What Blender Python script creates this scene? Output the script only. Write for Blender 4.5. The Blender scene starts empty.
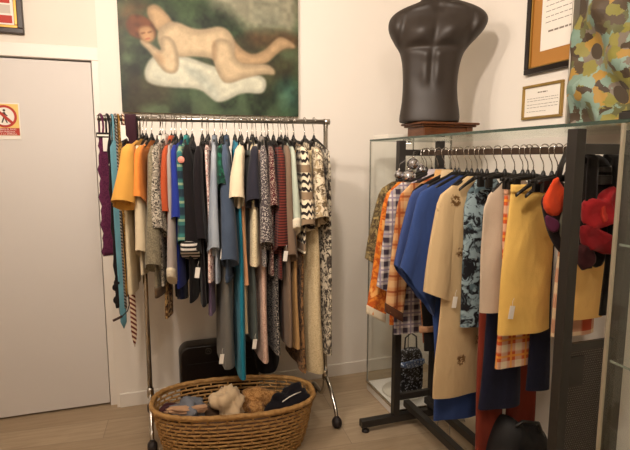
import bpy, bmesh, math, random
import numpy as np
from mathutils import Vector, Matrix
random.seed(7)
PI = math.pi
sc = bpy.context.scene
COL = sc.collection

# ------------------------------------------------------------ camera
F, HOR, VX, CH = 500.0, 158.0, 146.0, 1.46
PITCH = math.atan((225 - HOR) / F)
YAW = math.atan((315 - VX) / F * math.cos(PITCH))
cd = bpy.data.cameras.new('camera')
cam = bpy.data.objects.new('camera', cd)
COL.objects.link(cam)
cam.location = (0, 0, CH)
cam.rotation_euler = (PI / 2 - PITCH, 0, -YAW)
cd.sensor_width = 36.0
cd.lens = 36.0 * F / 630.0
cd.clip_start = 0.05
sc.camera = cam
_fw = Vector((math.sin(YAW) * math.cos(PITCH), math.cos(YAW) * math.cos(PITCH), -math.sin(PITCH)))
_rt = Vector((math.cos(YAW), -math.sin(YAW), 0))
_up = _rt.cross(_fw)


def at(px, py, ax, v):
    """the point of the plane axis=v seen at a measured photo pixel"""
    d = _fw + _rt * ((px - 315) / F) - _up * ((py - 225) / F)
    t = (v - (0, 0, CH)[ax]) / d[ax]
    return Vector((0, 0, CH)) + d * t


# ------------------------------------------------------------ colours and materials
def lin(c):
    if isinstance(c, str):
        c = c.lstrip('#')
        c = [int(c[i:i + 2], 16) / 255 for i in (0, 2, 4)]
    return tuple(x / 12.92 if x <= .04045 else ((x + .055) / 1.055) ** 2.4 for x in c) + (1.0,)


class NT:
    def __init__(s, name, rough=.8, metal=0.0, spec=.5):
        s.m = bpy.data.materials.new(name)
        s.m.use_nodes = True
        s.t = s.m.node_tree
        s.t.nodes.clear()
        s.out = s.t.nodes.new('ShaderNodeOutputMaterial')
        s.p = s.t.nodes.new('ShaderNodeBsdfPrincipled')
        s.t.links.new(s.p.outputs[0], s.out.inputs[0])
        s.p.inputs['Roughness'].default_value = rough
        s.p.inputs['Metallic'].default_value = metal
        s.p.inputs['Specular IOR Level'].default_value = spec
        s.co = s.t.nodes.new('ShaderNodeTexCoord').outputs['Object']

    def node(s, typ, ins=None, **kw):
        n = s.t.nodes.new(typ)
        for k, v in kw.items():
            setattr(n, k, v)
        for k, v in (ins or {}).items():
            s.set(n.inputs[k], v)
        return n

    def set(s, inp, v):
        if isinstance(v, bpy.types.NodeSocket):
            s.t.links.new(v, inp)
        else:
            inp.default_value = v

    def math(s, op, a, b=0.0, c=0.0):
        n = s.node('ShaderNodeMath', operation=op)
        s.set(n.inputs[0], a); s.set(n.inputs[1], b); s.set(n.inputs[2], c)
        return n.outputs[0]

    def xyz(s, co=None):
        n = s.node('ShaderNodeSeparateXYZ', {0: co or s.co})
        return n.outputs

    def mix(s, f, a, b):
        n = s.node('ShaderNodeMix', data_type='RGBA')
        s.set(n.inputs[0], f); s.set(n.inputs[6], a); s.set(n.inputs[7], b)
        return n.outputs[2]

    def noise(s, scale, detail=3, co=None, rough=.55, dist=0.0):
        return s.node('ShaderNodeTexNoise', {'Vector': co or s.co, 'Scale': scale, 'Detail': detail, 'Roughness': rough, 'Distortion': dist}).outputs

    def voro(s, scale, co=None, feature='F1'):
        return s.node('ShaderNodeTexVoronoi', {'Vector': co or s.co, 'Scale': scale}, feature=feature).outputs

    def mapping(s, scale, co=None, rot=(0, 0, 0)):
        return s.node('ShaderNodeMapping', {'Vector': co or s.co, 'Scale': scale, 'Rotation': rot}).outputs[0]

    def step(s, v, th, soft=.04):
        n = s.node('ShaderNodeMapRange', {0: v, 1: th - soft, 2: th + soft, 3: 0.0, 4: 1.0})
        return n.outputs[0]

    def ramp(s, fac, cols, interp='CONSTANT'):
        n = s.node('ShaderNodeValToRGB', {0: fac})
        r = n.color_ramp
        r.interpolation = interp
        while len(r.elements) < len(cols):
            r.elements.new(1.0)
        for i, c in enumerate(cols):
            r.elements[i].position = i / len(cols) if interp == 'CONSTANT' else i / (len(cols) - 1)
            r.elements[i].color = lin(c)
        return n.outputs[0]

    def color(s, v):
        s.set(s.p.inputs['Base Color'], v if isinstance(v, bpy.types.NodeSocket) else lin(v))

    def bump(s, h, strength=.3, dist=.01):
        n = s.node('ShaderNodeBump', {'Height': h, 'Strength': strength, 'Distance': dist})
        s.t.links.new(n.outputs[0], s.p.inputs['Normal'])


def plain(name, c, rough=.6, metal=0.0, var=.0, spec=.5):
    m = NT(name, rough, metal, spec)
    if var:
        c2 = [max(0, x * (1 - var)) for x in lin(c)[:3]] + [1]
        m.color(m.mix(m.noise(14, 4)[0], lin(c), c2))
    else:
        m.color(c)
    return m.m


_fabs = {}


def fab(kind, *cols, s=1.0, rough=.9):
    key = (kind, cols, s)
    if key in _fabs:
        return _fabs[key]
    m = NT('fabric_' + kind, rough, 0, .2)
    m.p.inputs['Sheen Weight'].default_value = .08
    x, y, z = m.xyz()
    C = [lin(c) for c in cols]
    # soft weave variation in the yarn
    nz = m.noise(9 * s, 4)[0]
    if kind == 'plain':
        c = m.mix(m.step(nz, .5, .3), C[0], [v * .86 for v in C[0][:3]] + [1])
    elif kind == 'plaid':
        p = 1 / (.075 / s)
        f1 = m.step(m.math('FRACT', m.math('MULTIPLY', y, p)), .55, .06)
        f2 = m.step(m.math('FRACT', m.math('MULTIPLY', z, p)), .55, .06)
        c = m.mix(m.math('MULTIPLY', m.math('ADD', f1, f2), .5), C[0], C[1])
        if len(C) > 2:
            g1 = m.math('LESS_THAN', m.math('ABSOLUTE', m.math('SUBTRACT', m.math('FRACT', m.math('MULTIPLY', y, p)), .28)), .07)
            g2 = m.math('LESS_THAN', m.math('ABSOLUTE', m.math('SUBTRACT', m.math('FRACT', m.math('MULTIPLY', z, p)), .28)), .07)
            c = m.mix(m.math('MULTIPLY', m.math('MAXIMUM', g1, g2), .8), c, C[2])
    elif kind == 'dots':
        v = m.voro(95 / s)[0]
        c = m.mix(m.step(v, .36, .06), C[1], C[0])
    elif kind == 'mottle':
        n = m.noise(46 / s, 3, rough=.6, dist=1.2)[0]
        c = m.ramp(n, cols if len(cols) > 3 else [cols[0]] * 2 + list(cols[1:]), 'LINEAR') if False else m.mix(m.step(n, .5, .05), C[0], C[1])
        if len(C) > 2:
            c = m.mix(m.step(m.noise(30 / s, 2, dist=.6)[0], .6, .04), c, C[2])
    elif kind == 'floral':
        v = m.voro(24 / s, co=m.noise(6, 2)[1] if False else m.co)
        d = m.node('ShaderNodeVectorMath', {0: m.co, 1: m.node('ShaderNodeVectorMath', {0: m.noise(22 / s, 4)[1], 'Scale': .07 * s}, operation='SCALE').outputs[0]}, operation='ADD').outputs[0]
        v = m.voro(26 / s, co=d)
        sep = m.node('ShaderNodeSeparateColor', {0: v[1]}).outputs[0]
        c = m.ramp(sep, cols)
    elif kind == 'leopard':
        d = m.node('ShaderNodeVectorMath', {0: m.co, 1: m.node('ShaderNodeVectorMath', {0: m.noise(30 / s, 2)[1], 'Scale': .02 * s}, operation='SCALE').outputs[0]}, operation='ADD').outputs[0]
        v = m.voro(42 / s, co=d)[0]
        ring = m.math('MULTIPLY', m.step(v, .28, .04), m.math('SUBTRACT', 1.0, m.step(v, .52, .05)))
        ring = m.math('MULTIPLY', ring, m.step(m.noise(26 / s, 1)[0], .42, .03))
        c = m.mix(ring, C[0], C[1])
        if len(C) > 2:
            c = m.mix(m.math('SUBTRACT', 1.0, m.step(v, .24, .04)), c, C[2])
    elif kind == 'diag':
        k = m.math('FRACT', m.math('MULTIPLY', m.math('ADD', z, m.math('ADD', m.math('MULTIPLY', x, .9), m.math('MULTIPLY', y, .9))), 36 / s))
        c = m.mix(m.step(k, .5, .05), C[0], C[1])
        if len(C) > 2:
            c = m.mix(m.math('LESS_THAN', m.math('ABSOLUTE', m.math('SUBTRACT', k, .75)), .08), c, C[2])
    elif kind == 'hstripe':
        k = m.math('FRACT', m.math('MULTIPLY', z, 60 / s))
        c = m.mix(m.step(k, .5, .1), C[0], C[1])
    elif kind == 'aztec':
        t = m.math('ADD', m.math('MULTIPLY', z, 15 / s), m.math('MULTIPLY', m.math('ABSOLUTE', m.math('SUBTRACT', m.math('FRACT', m.math('MULTIPLY', m.math('ADD', y, m.math('MULTIPLY', x, 1.3)), 18 / s)), .5)), .9))
        k = m.math('FRACT', t)
        c = m.mix(m.step(k, .52, .04), C[0], C[1])
        band = m.math('LESS_THAN', m.math('FRACT', m.math('MULTIPLY', z, 4.2 / s)), .28)
        c = m.mix(band, c, C[-1])
    elif kind == 'leafprint':
        d = m.node('ShaderNodeVectorMath', {0: m.mapping((.0, 1, 1)), 1: m.node('ShaderNodeVectorMath', {0: m.noise(60, 2)[1], 'Scale': .035}, operation='SCALE').outputs[0]}, operation='ADD').outputs[0]
        v = m.voro(7.0 / s, co=d)
        c = m.mix(m.math('MULTIPLY', m.math('SUBTRACT', 1.0, m.step(v[0], .19, .03)), m.step(m.noise(70, 2)[0], .42, .06)), C[0], C[1])
    elif kind == 'denim':
        n = m.noise(7, 5)[0]
        c = m.mix(m.step(n, .52, .2), C[0], C[1])
    elif kind == 'glitter':
        v = m.voro(150)
        sep = m.node('ShaderNodeSeparateColor', {0: v[1]}).outputs[0]
        c = m.mix(m.math('GREATER_THAN', sep, .8), C[0], C[1])
        m.p.inputs['Roughness'].default_value = .35
    m.color(c)
    wr = m.noise(10, 2, co=m.mapping((1.1, 1.1, .6)), dist=.3)[0]
    m.bump(m.math('ADD', wr, m.math('MULTIPLY', m.noise(240, 2)[0], .05)), .38, .03)
    _fabs[key] = m.m
    return m.m


# ------------------------------------------------------------ mesh building
class MB:
    def __init__(s):
        s.bm = bmesh.new()

    def box(s, lo, hi, bev=0.0, mat=None):
        lo, hi = Vector(lo), Vector(hi)
        r = bmesh.ops.create_cube(s.bm, size=1)
        vs = r['verts']
        for v in vs:
            v.co = Vector([(lo[i] + hi[i]) / 2 + v.co[i] * (hi[i] - lo[i]) for i in range(3)])
        if bev:
            es = list({e for v in vs for e in v.link_edges})
            r = bmesh.ops.bevel(s.bm, geom=es, offset=bev, segments=2, profile=.5, affect='EDGES')
        return s

    def rings(s, rings, cap0=True, cap1=True, closed=True):
        vr = [[s.bm.verts.new(p) for p in r] for r in rings]
        n = len(rings[0])
        for a, b in zip(vr, vr[1:]):
            for i in range(n if closed else n - 1):
                j = (i + 1) % n
                f = s.bm.faces.new((a[i], a[j], b[j], b[i]))
                f.smooth = True
        if cap0:
            s.bm.faces.new(list(reversed(vr[0])))
        if cap1:
            s.bm.faces.new(vr[-1])
        return s

    def tube(s, pts, r, n=8, caps=True):
        pts = [Vector(p) for p in pts]
        rs = []
        nrm = None
        for i, p in enumerate(pts):
            t = (pts[min(i + 1, len(pts) - 1)] - pts[max(i - 1, 0)]).normalized()
            if nrm is None:
                nrm = t.orthogonal().normalized()
            nrm = (nrm - t * nrm.dot(t)).normalized()
            b = t.cross(nrm)
            rr = r[i] if isinstance(r, (list, tuple)) else r
            rs.append([p + (nrm * math.cos(2 * PI * k / n) + b * math.sin(2 * PI * k / n)) * rr for k in range(n)])
        return s.rings(rs, caps, caps)

    def loop(s, pts, r, n=6):
        pts = [Vector(p) for p in pts]
        N = len(pts)
        rs = []
        for i, p in enumerate(pts):
            t = (pts[(i + 1) % N] - pts[i - 1]).normalized()
            b = t.cross(Vector((0, 0, 1))).normalized()
            u = b.cross(t)
            rs.append([p + (b * math.cos(2 * PI * k / n) + u * math.sin(2 * PI * k / n)) * r for k in range(n)])
        rs.append(rs[0])
        return s.rings(rs, False, False)

    def sphere(s, c, r, u=16, v=10, sq=(1, 1, 1)):
        R = bmesh.ops.create_uvsphere(s.bm, u_segments=u, v_segments=v, radius=1)
        for q in R['verts']:
            q.co = Vector([c[i] + q.co[i] * r * sq[i] for i in range(3)])
            for f in q.link_faces:
                f.smooth = True
        return s

    def lathe(s, prof, c=(0, 0, 0), n=20):
        rs = [[(c[0] + r * math.cos(2 * PI * k / n), c[1] + r * math.sin(2 * PI * k / n), c[2] + z) for k in range(n)] for r, z in prof]
        return s.rings(rs)

    def poly(s, pts, thick):
        """flat polygon in x,z extruded along +y by thick"""
        a = [(p[0], 0, p[1]) for p in pts]
        b = [(p[0], thick, p[1]) for p in pts]
        vr = [[s.bm.verts.new(p) for p in r] for r in (a, b)]
        n = len(pts)
        for i in range(n):
            j = (i + 1) % n
            s.bm.faces.new((vr[0][i], vr[0][j], vr[1][j], vr[1][i]))
        s.bm.faces.new(vr[0]); s.bm.faces.new(list(reversed(vr[1])))
        return s

    def move(s, M):
        bmesh.ops.transform(s.bm, matrix=M, verts=s.bm.verts)
        return s

    def build(s, name, mat, parent=None, loc=None, rotz=0.0):
        bmesh.ops.recalc_face_normals(s.bm, faces=s.bm.faces)
        me = bpy.data.meshes.new(name)
        s.bm.to_mesh(me)
        s.bm.free()
        if mat:
            me.materials.append(mat)
        o = bpy.data.objects.new(name, me)
        COL.objects.link(o)
        if parent is not None:
            o.parent = parent
        if loc is not None:
            o.location = loc
        o.rotation_euler.z = rotz
        return o


def tag(o, label, cat, group=None, kind=None):
    o['label'] = label
    o['category'] = cat
    if group:
        o['group'] = group
    if kind:
        o['kind'] = kind
    return o


def thing(name, label, cat, loc=(0, 0, 0), rotz=0.0, group=None):
    o = bpy.data.objects.new(name, None)
    o.empty_display_size = .05
    COL.objects.link(o)
    o.location = loc
    o.rotation_euler.z = rotz
    return tag(o, label, cat, group)


def struct(name, mb, mat, parent=None):
    o = mb.build(name, mat, parent)
    if parent is None:
        o['kind'] = 'structure'
    return o


# ------------------------------------------------------------ base materials
def wall_mat(name, c):
    m = NT(name, .85, 0, .2)
    m.color(m.mix(m.noise(2.2, 4)[0], lin(c), [v * .95 for v in lin(c)[:3]] + [1]))
    m.bump(m.noise(120, 3)[0], .06, .004)
    return m.m


M_wall = wall_mat('painted_plaster', '#efe7dc')
M_wall2 = wall_mat('painted_plaster_door_side', '#e6ddd0')
M_door = wall_mat('painted_door', '#dcd6d0')
M_trim = plain('white_trim', '#e9e2d8', .5)
M_ceil = plain('ceiling_paint', '#f2eee6', .9)


def floor_mat():
    m = NT('laminate_floor', .45, 0, .35)
    rot = m.mapping((1, 1, 1), rot=(0, 0, math.radians(4)))
    b = m.node('ShaderNodeTexBrick', {'Vector': rot, 'Color1': lin('#b09a7e'), 'Color2': lin('#bda88c'), 'Mortar': lin('#8f7f6c'), 'Scale': 1.0,
                                      'Mortar Size': .0016, 'Brick Width': 1.25, 'Row Height': .19, 'Bias': 0.0})
    b.offset = .37
    g = m.noise(3.0, 6, co=m.mapping((1.5, 16, 1), rot=(0, 0, math.radians(4))), rough=.6, dist=.5)[0]
    c = m.mix(m.math('MULTIPLY', m.step(g, .52, .2), .55), b.outputs[0], lin('#8f7b62'))
    m.color(c)
    m.bump(g, .05, .003)
    return m.m


M_floor = floor_mat()
M_chrome = plain('chrome', '#c9c4bc', .18, 1.0)
M_steel = plain('brushed_steel', '#a9a39a', .32, 1.0)
M_blackmetal = plain('black_powder_coat', '#2a2622', .45, 0, .1)
M_blackplastic = plain('black_plastic', '#14110f', .4)
M_rubber = plain('dark_rubber', '#201614', .6)
M_paper = plain('paper', '#efe8dc', .8)
M_white = plain('white_gloss', '#ece7df', .3)
M_gold = plain('gilt', '#b08a45', .35, .7)
M_darkwood = plain('dark_frame_wood', '#2b1a12', .4, 0, .2)
M_ink = plain('printed_ink', '#4a4038', .8)
M_faint = plain('faint_ink', '#85786a', .8)
M_red = plain('red_print', '#b5301f', .6)


def wood_mat(name, c1, c2):
    m = NT(name, .35)
    n = m.noise(5, 5, co=m.mapping((3, 3, 22)), dist=1.0)[0]
    m.color(m.mix(m.step(n, .5, .2), lin(c1), lin(c2)))
    return m.m


M_pedwood = wood_mat('varnished_wood', '#6b3c1c', '#4a260f')


def glass_mat():
    m = NT('clear_glass')
    t = m.t
    t.nodes.remove(m.p)
    tr = m.node('ShaderNodeBsdfTransparent', {'Color': (.985, .993, .988, 1)})
    gl = m.node('ShaderNodeBsdfGlossy', {'Color': (.9, .95, .92, 1), 'Roughness': .03})
    fc = m.node('ShaderNodeLayerWeight', {'Blend': .5}).outputs['Facing']
    fr = m.math('ADD', m.math('MULTIPLY', m.math('POWER', fc, 5.0), .7), .03)
    mx = m.node('ShaderNodeMixShader', {0: fr, 1: tr.outputs[0], 2: gl.outputs[0]})
    t.links.new(mx.outputs[0], m.out.inputs[0])
    return m.m


M_glass = glass_mat()


def glass_edge_mat():
    m = NT('glass_edge', .15)
    m.color('#3f5348')
    m.p.inputs['Transmission Weight'].default_value = .3
    return m.m


M_glassedge = glass_edge_mat()

# ------------------------------------------------------------ room
XR, YB, YD, ZC, XL, YF = 1.85, 3.01, 3.06, 2.62, -2.3, -2.2
struct('floor', MB().box((XL - .1, YF - .1, -.1), (XR + .1, YD + .2, 0)), M_floor)
struct('ceiling', MB().box((XL - .1, YF - .1, ZC), (XR + .1, YD + .2, ZC + .1)), M_ceil)
struct('wall_back', MB().box((-.222, YB, 0), (XR + .1, YD + .2, ZC)), M_wall)
struct('wall_right', MB().box((XR, YF, 0), (XR + .1, YB, ZC)), M_wall)
struct('wall_left', MB().box((XL - .1, YF, 0), (XL, YD, ZC)), M_wall)
struct('wall_front', MB().box((XL, YF - .1, 0), (XR, YF, ZC)), M_wall)
DX0, DX1 = -1.13, -.262
wd = MB()
wd.box((XL, YD, 2.054), (-.222, YD + .2, ZC))
wd.box((XL, YD, 0), (DX0 - .04, YD + .2, 2.054))
struct('wall_door_side', wd, M_wall2)
tr = MB()
tr.box((DX0 - .04, YD - .012, 1.985), (-.222, YD + .1, 2.054), .004)
tr.box((DX1 + .002, YD - .012, 0), (-.2225, YD + .1, 1.985), .003)
tr.box((DX0 - .04, YD - .012, 0), (DX0 - .002, YD + .1, 1.985), .003)
struct('trim_1', tr, M_trim)
struct('door_gap_shade', MB().box((DX0 - .001, YD + .1, 0), (DX1 + .001, YD + .12, 1.985)), plain('painted_gap_shade', '#3a3028', .9))  # sheet behind the leaf, coloured dark to stand in for shade in the gap
dd = struct('door_1', MB().box((DX0 + .003, YD + .004, .012), (DX1 - .003, YD + .045, 1.976), .002), M_door)
bb = MB().box((-.205, YB - .014, 0), (1.84, YB, .085), .004)
struct('baseboard_back', bb, M_trim)
struct('baseboard_right', MB().box((XR - .014, YF, 0), (XR, YB - .014, .085), .004), M_trim)
struct('baseboard_left', MB().box((XL, YF, 0), (XL + .014, YD, .085), .004), M_trim)


# ------------------------------------------------------------ painting (an object that is itself flat)
def sdf_poly(px, pz, poly):
    d = np.full(px.shape, 1e9)
    inside = np.zeros(px.shape, bool)
    n = len(poly)
    for i in range(n):
        ax, ay = poly[i]; bx, by = poly[(i + 1) % n]
        ex, ey = bx - ax, by - ay
        wx, wy = px - ax, pz - ay
        t = np.clip((wx * ex + wy * ey) / (ex * ex + ey * ey + 1e-9), 0, 1)
        d = np.minimum(d, np.hypot(wx - ex * t, wy - ey * t))
        c = ((ay > pz) != (by > pz)) & (px < ex * (pz - ay) / (ey + (1e-9 if ey == 0 else 0)) + ax)
        inside ^= c
    return np.where(inside, d, -d)


def smooth_poly(p, it=2):
    for _ in range(it):
        q = []
        for i in range(len(p)):
            a, b = p[i], p[(i + 1) % len(p)]
            q += [(a[0] * .75 + b[0] * .25, a[1] * .75 + b[1] * .25), (a[0] * .25 + b[0] * .75, a[1] * .25 + b[1] * .75)]
        p = q
    return p


def vnoise(px, pz, s, seed):
    rng = np.random.RandomState(seed)
    g = rng.rand(64, 64)
    x, z = px / s + 7, pz / s + 9
    xi, zi = np.floor(x).astype(int), np.floor(z).astype(int)
    fx, fz = x - xi, z - zi
    fx, fz = fx * fx * (3 - 2 * fx), fz * fz * (3 - 2 * fz)
    G = lambda i, j: g[i % 64, j % 64]
    return (G(xi, zi) * (1 - fx) + G(xi + 1, zi) * fx) * (1 - fz) + (G(xi, zi + 1) * (1 - fx) + G(xi + 1, zi + 1) * fx) * fz


def build_painting():
    x0, x1, zb, zt = -.112, .893, 1.71, 2.46
    NX, NZ = 250, 180
    # canvas coordinates: 0..565 across, 358 at the bottom edge, upwards decreasing
    U = np.linspace(28, 592, NX)
    V = np.linspace(358, 358 - (zt - zb) * 564 / (x1 - x0), NZ)
    px, pz = np.meshgrid(U, V)
    c255 = lambda r, g, b: np.array([r, g, b]) / 255.0
    fb = .5 * vnoise(px, pz, 60, 1) + .3 * vnoise(px, pz, 24, 2) + .2 * vnoise(px, pz, 9, 3)
    img = c255(34, 46, 30)[None, None] + (fb[..., None] - .4) * c255(70, 90, 55)
    t = np.clip((vnoise(px, pz, 70, 8) - .6) * 4, 0, 1)[..., None] * .35
    img = img * (1 - t) + c255(98, 66, 42) * t
    t = np.clip((vnoise(px, pz, 50, 12) - .62) * 4, 0, 1)[..., None] * .55
    img = img * (1 - t) + c255(96, 118, 84) * t

    def put(poly, col, soft=4, var=.1, seed=5, alpha=1.0, shade=0.0, sd=30):
        d = sdf_poly(px, pz, smooth_poly(poly))
        a = np.clip(d / soft * .5 + .5, 0, 1)[..., None] * alpha
        n = 1 + (vnoise(px, pz, 14, seed) - .5)[..., None] * var
        body = np.clip(d / sd, 0, 1)[..., None]
        col = np.array(col)[None, None] * n * (1 - shade + shade * body)
        nonlocal img
        img = img * (1 - a) + col * a
    put([(310, -80), (592, -80), (592, 92), (520, 78), (430, 92), (390, 60), (350, 30), (300, 18)], c255(150, 146, 124), 26, .25, 21, .9)
    put([(420, 88), (592, 84), (592, 128), (470, 150), (420, 120)], c255(86, 62, 40), 16, .4, 22, .8)
    put([(440, 30), (530, 30), (520, 62), (460, 60)], c255(110, 112, 96), 18, .5, 23, .5)
    put([(30, 40), (80, 20), (130, 40), (60, 90), (30, 120)], c255(110, 62, 36), 22, .5, 24, .55)
    put([(520, 250), (592, 240), (592, 340), (540, 340)], c255(70, 120, 108), 34, .4, 25, .55)
    put([(100, -60), (250, -60), (300, 30), (210, 60), (150, 20)], c255(64, 84, 50), 26, .4, 26, .6)
    cloth = [(112, 196), (94, 236), (104, 272), (180, 280), (262, 278), (292, 302), (318, 322), (352, 312), (402, 284), (466, 290), (484, 262), (476, 230), (420, 220), (330, 214), (200, 172), (140, 178)]
    put(cloth, c255(200, 198, 176), 4, .12, 31, 1, .2, 18)
    put([(210, 215), (260, 212), (330, 290), (318, 316), (290, 290), (262, 262)], c255(168, 172, 158), 10, .3, 32, .7)
    put([(120, 225), (200, 240), (190, 262), (130, 262)], c255(186, 188, 170), 10, .2, 33, .5)
    skin, skin2 = c255(200, 176, 140), c255(180, 150, 112)
    put([(368, 108), (392, 140), (430, 164), (470, 150), (500, 122), (522, 100), (546, 100), (584, 122), (582, 136), (548, 134), (516, 158), (486, 188), (440, 200), (370, 206)], skin2, 4, .12, 41, 1, .25, 16)
    put([(108, 50), (128, 32), (150, 36), (188, 76), (196, 120), (168, 130), (122, 96)], skin2, 4, .1, 42, 1, .2, 16)
    put([(150, 96), (192, 74), (250, 98), (292, 92), (330, 80), (362, 92), (382, 128), (372, 182), (330, 196), (300, 182), (250, 180), (190, 186), (152, 170), (136, 130)], skin, 4, .1, 43, 1, .22, 26)
    put([(306, 120), (372, 120), (378, 190), (440, 194), (484, 188), (512, 206), (510, 226), (476, 222), (412, 238), (352, 262), (328, 246), (306, 190)], skin, 4, .1, 44, 1, .25, 24)
    put([(308, 130), (318, 130), (316, 190), (306, 186)], c255(160, 118, 78), 8, .1, 45, .45)
    put([(150, 120), (190, 130), (204, 196), (196, 232), (172, 238), (150, 228), (118, 178), (84, 146), (96, 134), (132, 158), (150, 170)], skin, 4, .1, 46, 1, .28, 16)
    put([(150, 178), (160, 200), (150, 214), (128, 186), (136, 176)], c255(150, 108, 70), 8, .1, 48, .35)
    put([(50, 88), (70, 66), (108, 70), (134, 96), (138, 130), (112, 140), (66, 136), (50, 112)], c255(104, 60, 34), 5, .4, 51)
    put([(84, 104), (120, 96), (134, 118), (130, 142), (108, 150), (90, 138)], c255(190, 146, 102), 5, .1, 52, 1, .2, 14)
    put([(92, 120), (104, 117), (104, 121), (93, 124)], c255(90, 54, 34), 3, .1, 53, .8)
    put([(112, 116), (124, 112), (124, 116), (113, 120)], c255(90, 54, 34), 3, .1, 54, .8)
    put([(104, 136), (118, 132), (118, 136), (105, 140)], c255(150, 74, 56), 3, .1, 55, .8)
    img = np.clip(img * (1 + (vnoise(px, pz, 4, 61) - .5)[..., None] * .05), 0, 1)
    L = np.where(img <= .04045, img / 12.92, ((img + .055) / 1.055) ** 2.4)
    root = thing('oil_painting', 'oil painting of a reclining figure on white cloth in a green landscape', 'painting', ((x0 + x1) / 2, YB, zb))
    bm = bmesh.new()
    W = x1 - x0
    vs = [[bm.verts.new((-W / 2 + W * i / (NX - 1), -.0265, (zt - zb) * j / (NZ - 1))) for i in range(NX)] for j in range(NZ)]
    for j in range(NZ - 1):
        for i in range(NX - 1):
            bm.faces.new((vs[j][i], vs[j][i + 1], vs[j + 1][i + 1], vs[j + 1][i]))
    me = bpy.data.meshes.new('painted_surface')
    bm.to_mesh(me); bm.free()
    at_ = me.color_attributes.new('pigment', 'FLOAT_COLOR', 'POINT')
    buf = np.ones((NZ * NX, 4), np.float32)
    buf[:, :3] = L.reshape(-1, 3)
    at_.data.foreach_set('color', buf.ravel())
    m = NT('oil_paint', .45, 0, .3)
    m.color(m.node('ShaderNodeVertexColor', layer_name='pigment').outputs[0])
    m.bump(m.noise(160, 3)[0], .2, .003)
    me.materials.append(m.m)
    o = bpy.data.objects.new('painted_surface', me)
    COL.objects.link(o); o.parent = root
    MB().box((-W / 2, -.026, 0), (W / 2, -.002, zt - zb), .002).build('canvas_frame', plain('raw_canvas', '#8b8168', .9), root)


build_painting()

# ------------------------------------------------------------ framed pictures and signs
def frame_ring(mb, x0, x1, z0, z1, w, y0, y1):
    """picture frame of four mitred bars, lying in x,z, front y0, back y1"""
    for (a, b) in (((x0, z0), (x1, z0 + w)), ((x0, z1 - w), (x1, z1)), ((x0, z0 + w), (x0 + w, z1 - w)), ((x1 - w, z0 + w), (x1, z1 - w))):
        mb.box((a[0], y0, a[1]), (b[0], y1, b[1]), .003)
    return mb


c = at(25, 35, 1, YD)
root = thing('framed_print', 'dark framed print with red and white bands above the door', 'picture', (c.x - .25, YD, c.z))
frame_ring(MB(), -.25, .25, 0, .38, .026, -.03, 0).build('frame', M_darkwood, root)
frame_ring(MB(), -.224, .224, .026, .354, .016, -.022, -.002).build('inner_frame', M_gold, root)
MB().box((-.21, -.008, .04), (.21, -.001, .34)).build('print', M_paper, root)
rb = MB()
rb.box((-.2, -.0095, .052), (.198, -.0082, .09))
rb.box((-.2, -.0095, .15), (.192, -.0082, .2))
rb.box((-.2, -.0095, .26), (.192, -.0082, .33))
rb.build('red_band', M_red, root)
MB().box((-.2, -.0095, .1), (.192, -.0082, .142)).build('grey_band', plain('grey_print', '#c9bfb2', .8), root)

# prohibition sign on the door
root = thing('prohibition_sign', 'yellow no-entry notice with a crossed-out walking figure on the door', 'sign', (-.69, YD + .002, 1.575))
MB().box((-.085, -.002, -.018), (.066, .0, .172)).build('backing_sheet', M_paper, root)
MB().box((-.08, -.0032, .003), (.06, -.0021, .166)).build('yellow_panel', plain('sign_yellow', '#e9c873', .6), root)
cx, cz = -.006, .102
mb = MB()
n = 40
rs = []
for rr in (.058, .046):
    rs.append([(cx + rr * math.cos(2 * PI * k / n), -.0046, cz + rr * math.sin(2 * PI * k / n)) for k in range(n)])
bm = mb.bm
vo = [[bm.verts.new(p) for p in r] for r in rs]
for k in range(n):
    bm.faces.new((vo[0][k], vo[0][(k + 1) % n], vo[1][(k + 1) % n], vo[1][k]))
mb.poly([(cx - .044, cz + .033), (cx - .034, cz + .043), (cx + .044, cz - .033), (cx + .034, cz - .043)], .0006)
for v in bm.verts:
    if v.co.y > -.001:
        v.co.y -= .0056
mb.build('red_ring', M_red, root)
MB().poly([(cx + .05 * math.cos(2 * PI * k / n), cz + .05 * math.sin(2 * PI * k / n)) for k in range(n)], .0006).move(Matrix.Translation((0, -.004, 0))).build('white_disc', M_paper, root)
mb = MB()
for pts in ([(-.007, .022), (.004, .022), (.007, .012), (.016, .004), (.013, .0), (.004, .006), (.005, -.008), (-.007, -.008), (-.009, .006)],
            [(.005, -.008), (-.002, -.008), (.008, -.034), (.014, -.034)], [(-.007, -.008), (0, -.008), (-.01, -.034), (-.016, -.032)],
            [(.0 + .0065 * math.cos(t * PI / 5), .031 + .0065 * math.sin(t * PI / 5)) for t in range(10)]):
    mb.poly([(cx + a, cz + b) for a, b in pts], .0004)
mb.move(Matrix.Translation((0, -.0043, 0))).build('walking_figure', M_ink, root)
MB().box((-.08, -.0042, .004), (.06, -.0031, .042)).build('red_panel', M_red, root)


def text(name, body, size, mat, parent, loc, rot=(PI / 2, 0, 0), align='CENTER'):
    cu = bpy.data.curves.new(name, 'FONT')
    cu.body = body; cu.size = size; cu.align_x = align; cu.extrude = .0002; cu.space_line = 1.05
    cu.materials.append(mat)
    tmp = bpy.data.objects.new(name, cu)
    me = bpy.data.meshes.new_from_object(tmp)
    bpy.data.objects.remove(tmp)
    o = bpy.data.objects.new(name, me)
    COL.objects.link(o); o.parent = parent; o.location = loc; o.rotation_euler = rot
    return o


text('lettering', 'PROHIBIDO EL PASO\nA TODA PERSONA\nAJENA A LA EMPRESA', .0118, M_paper, root, (-.01, -.0046, .031))


# certificates on the right wall: built facing -x
def certificate(root, w, h, bars, mat_in, paper, lines, mirror=True):
    pass


Rm = Matrix.Rotation(-PI / 2, 4, 'Z')     # local -y -> -x ; local x -> -y


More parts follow.
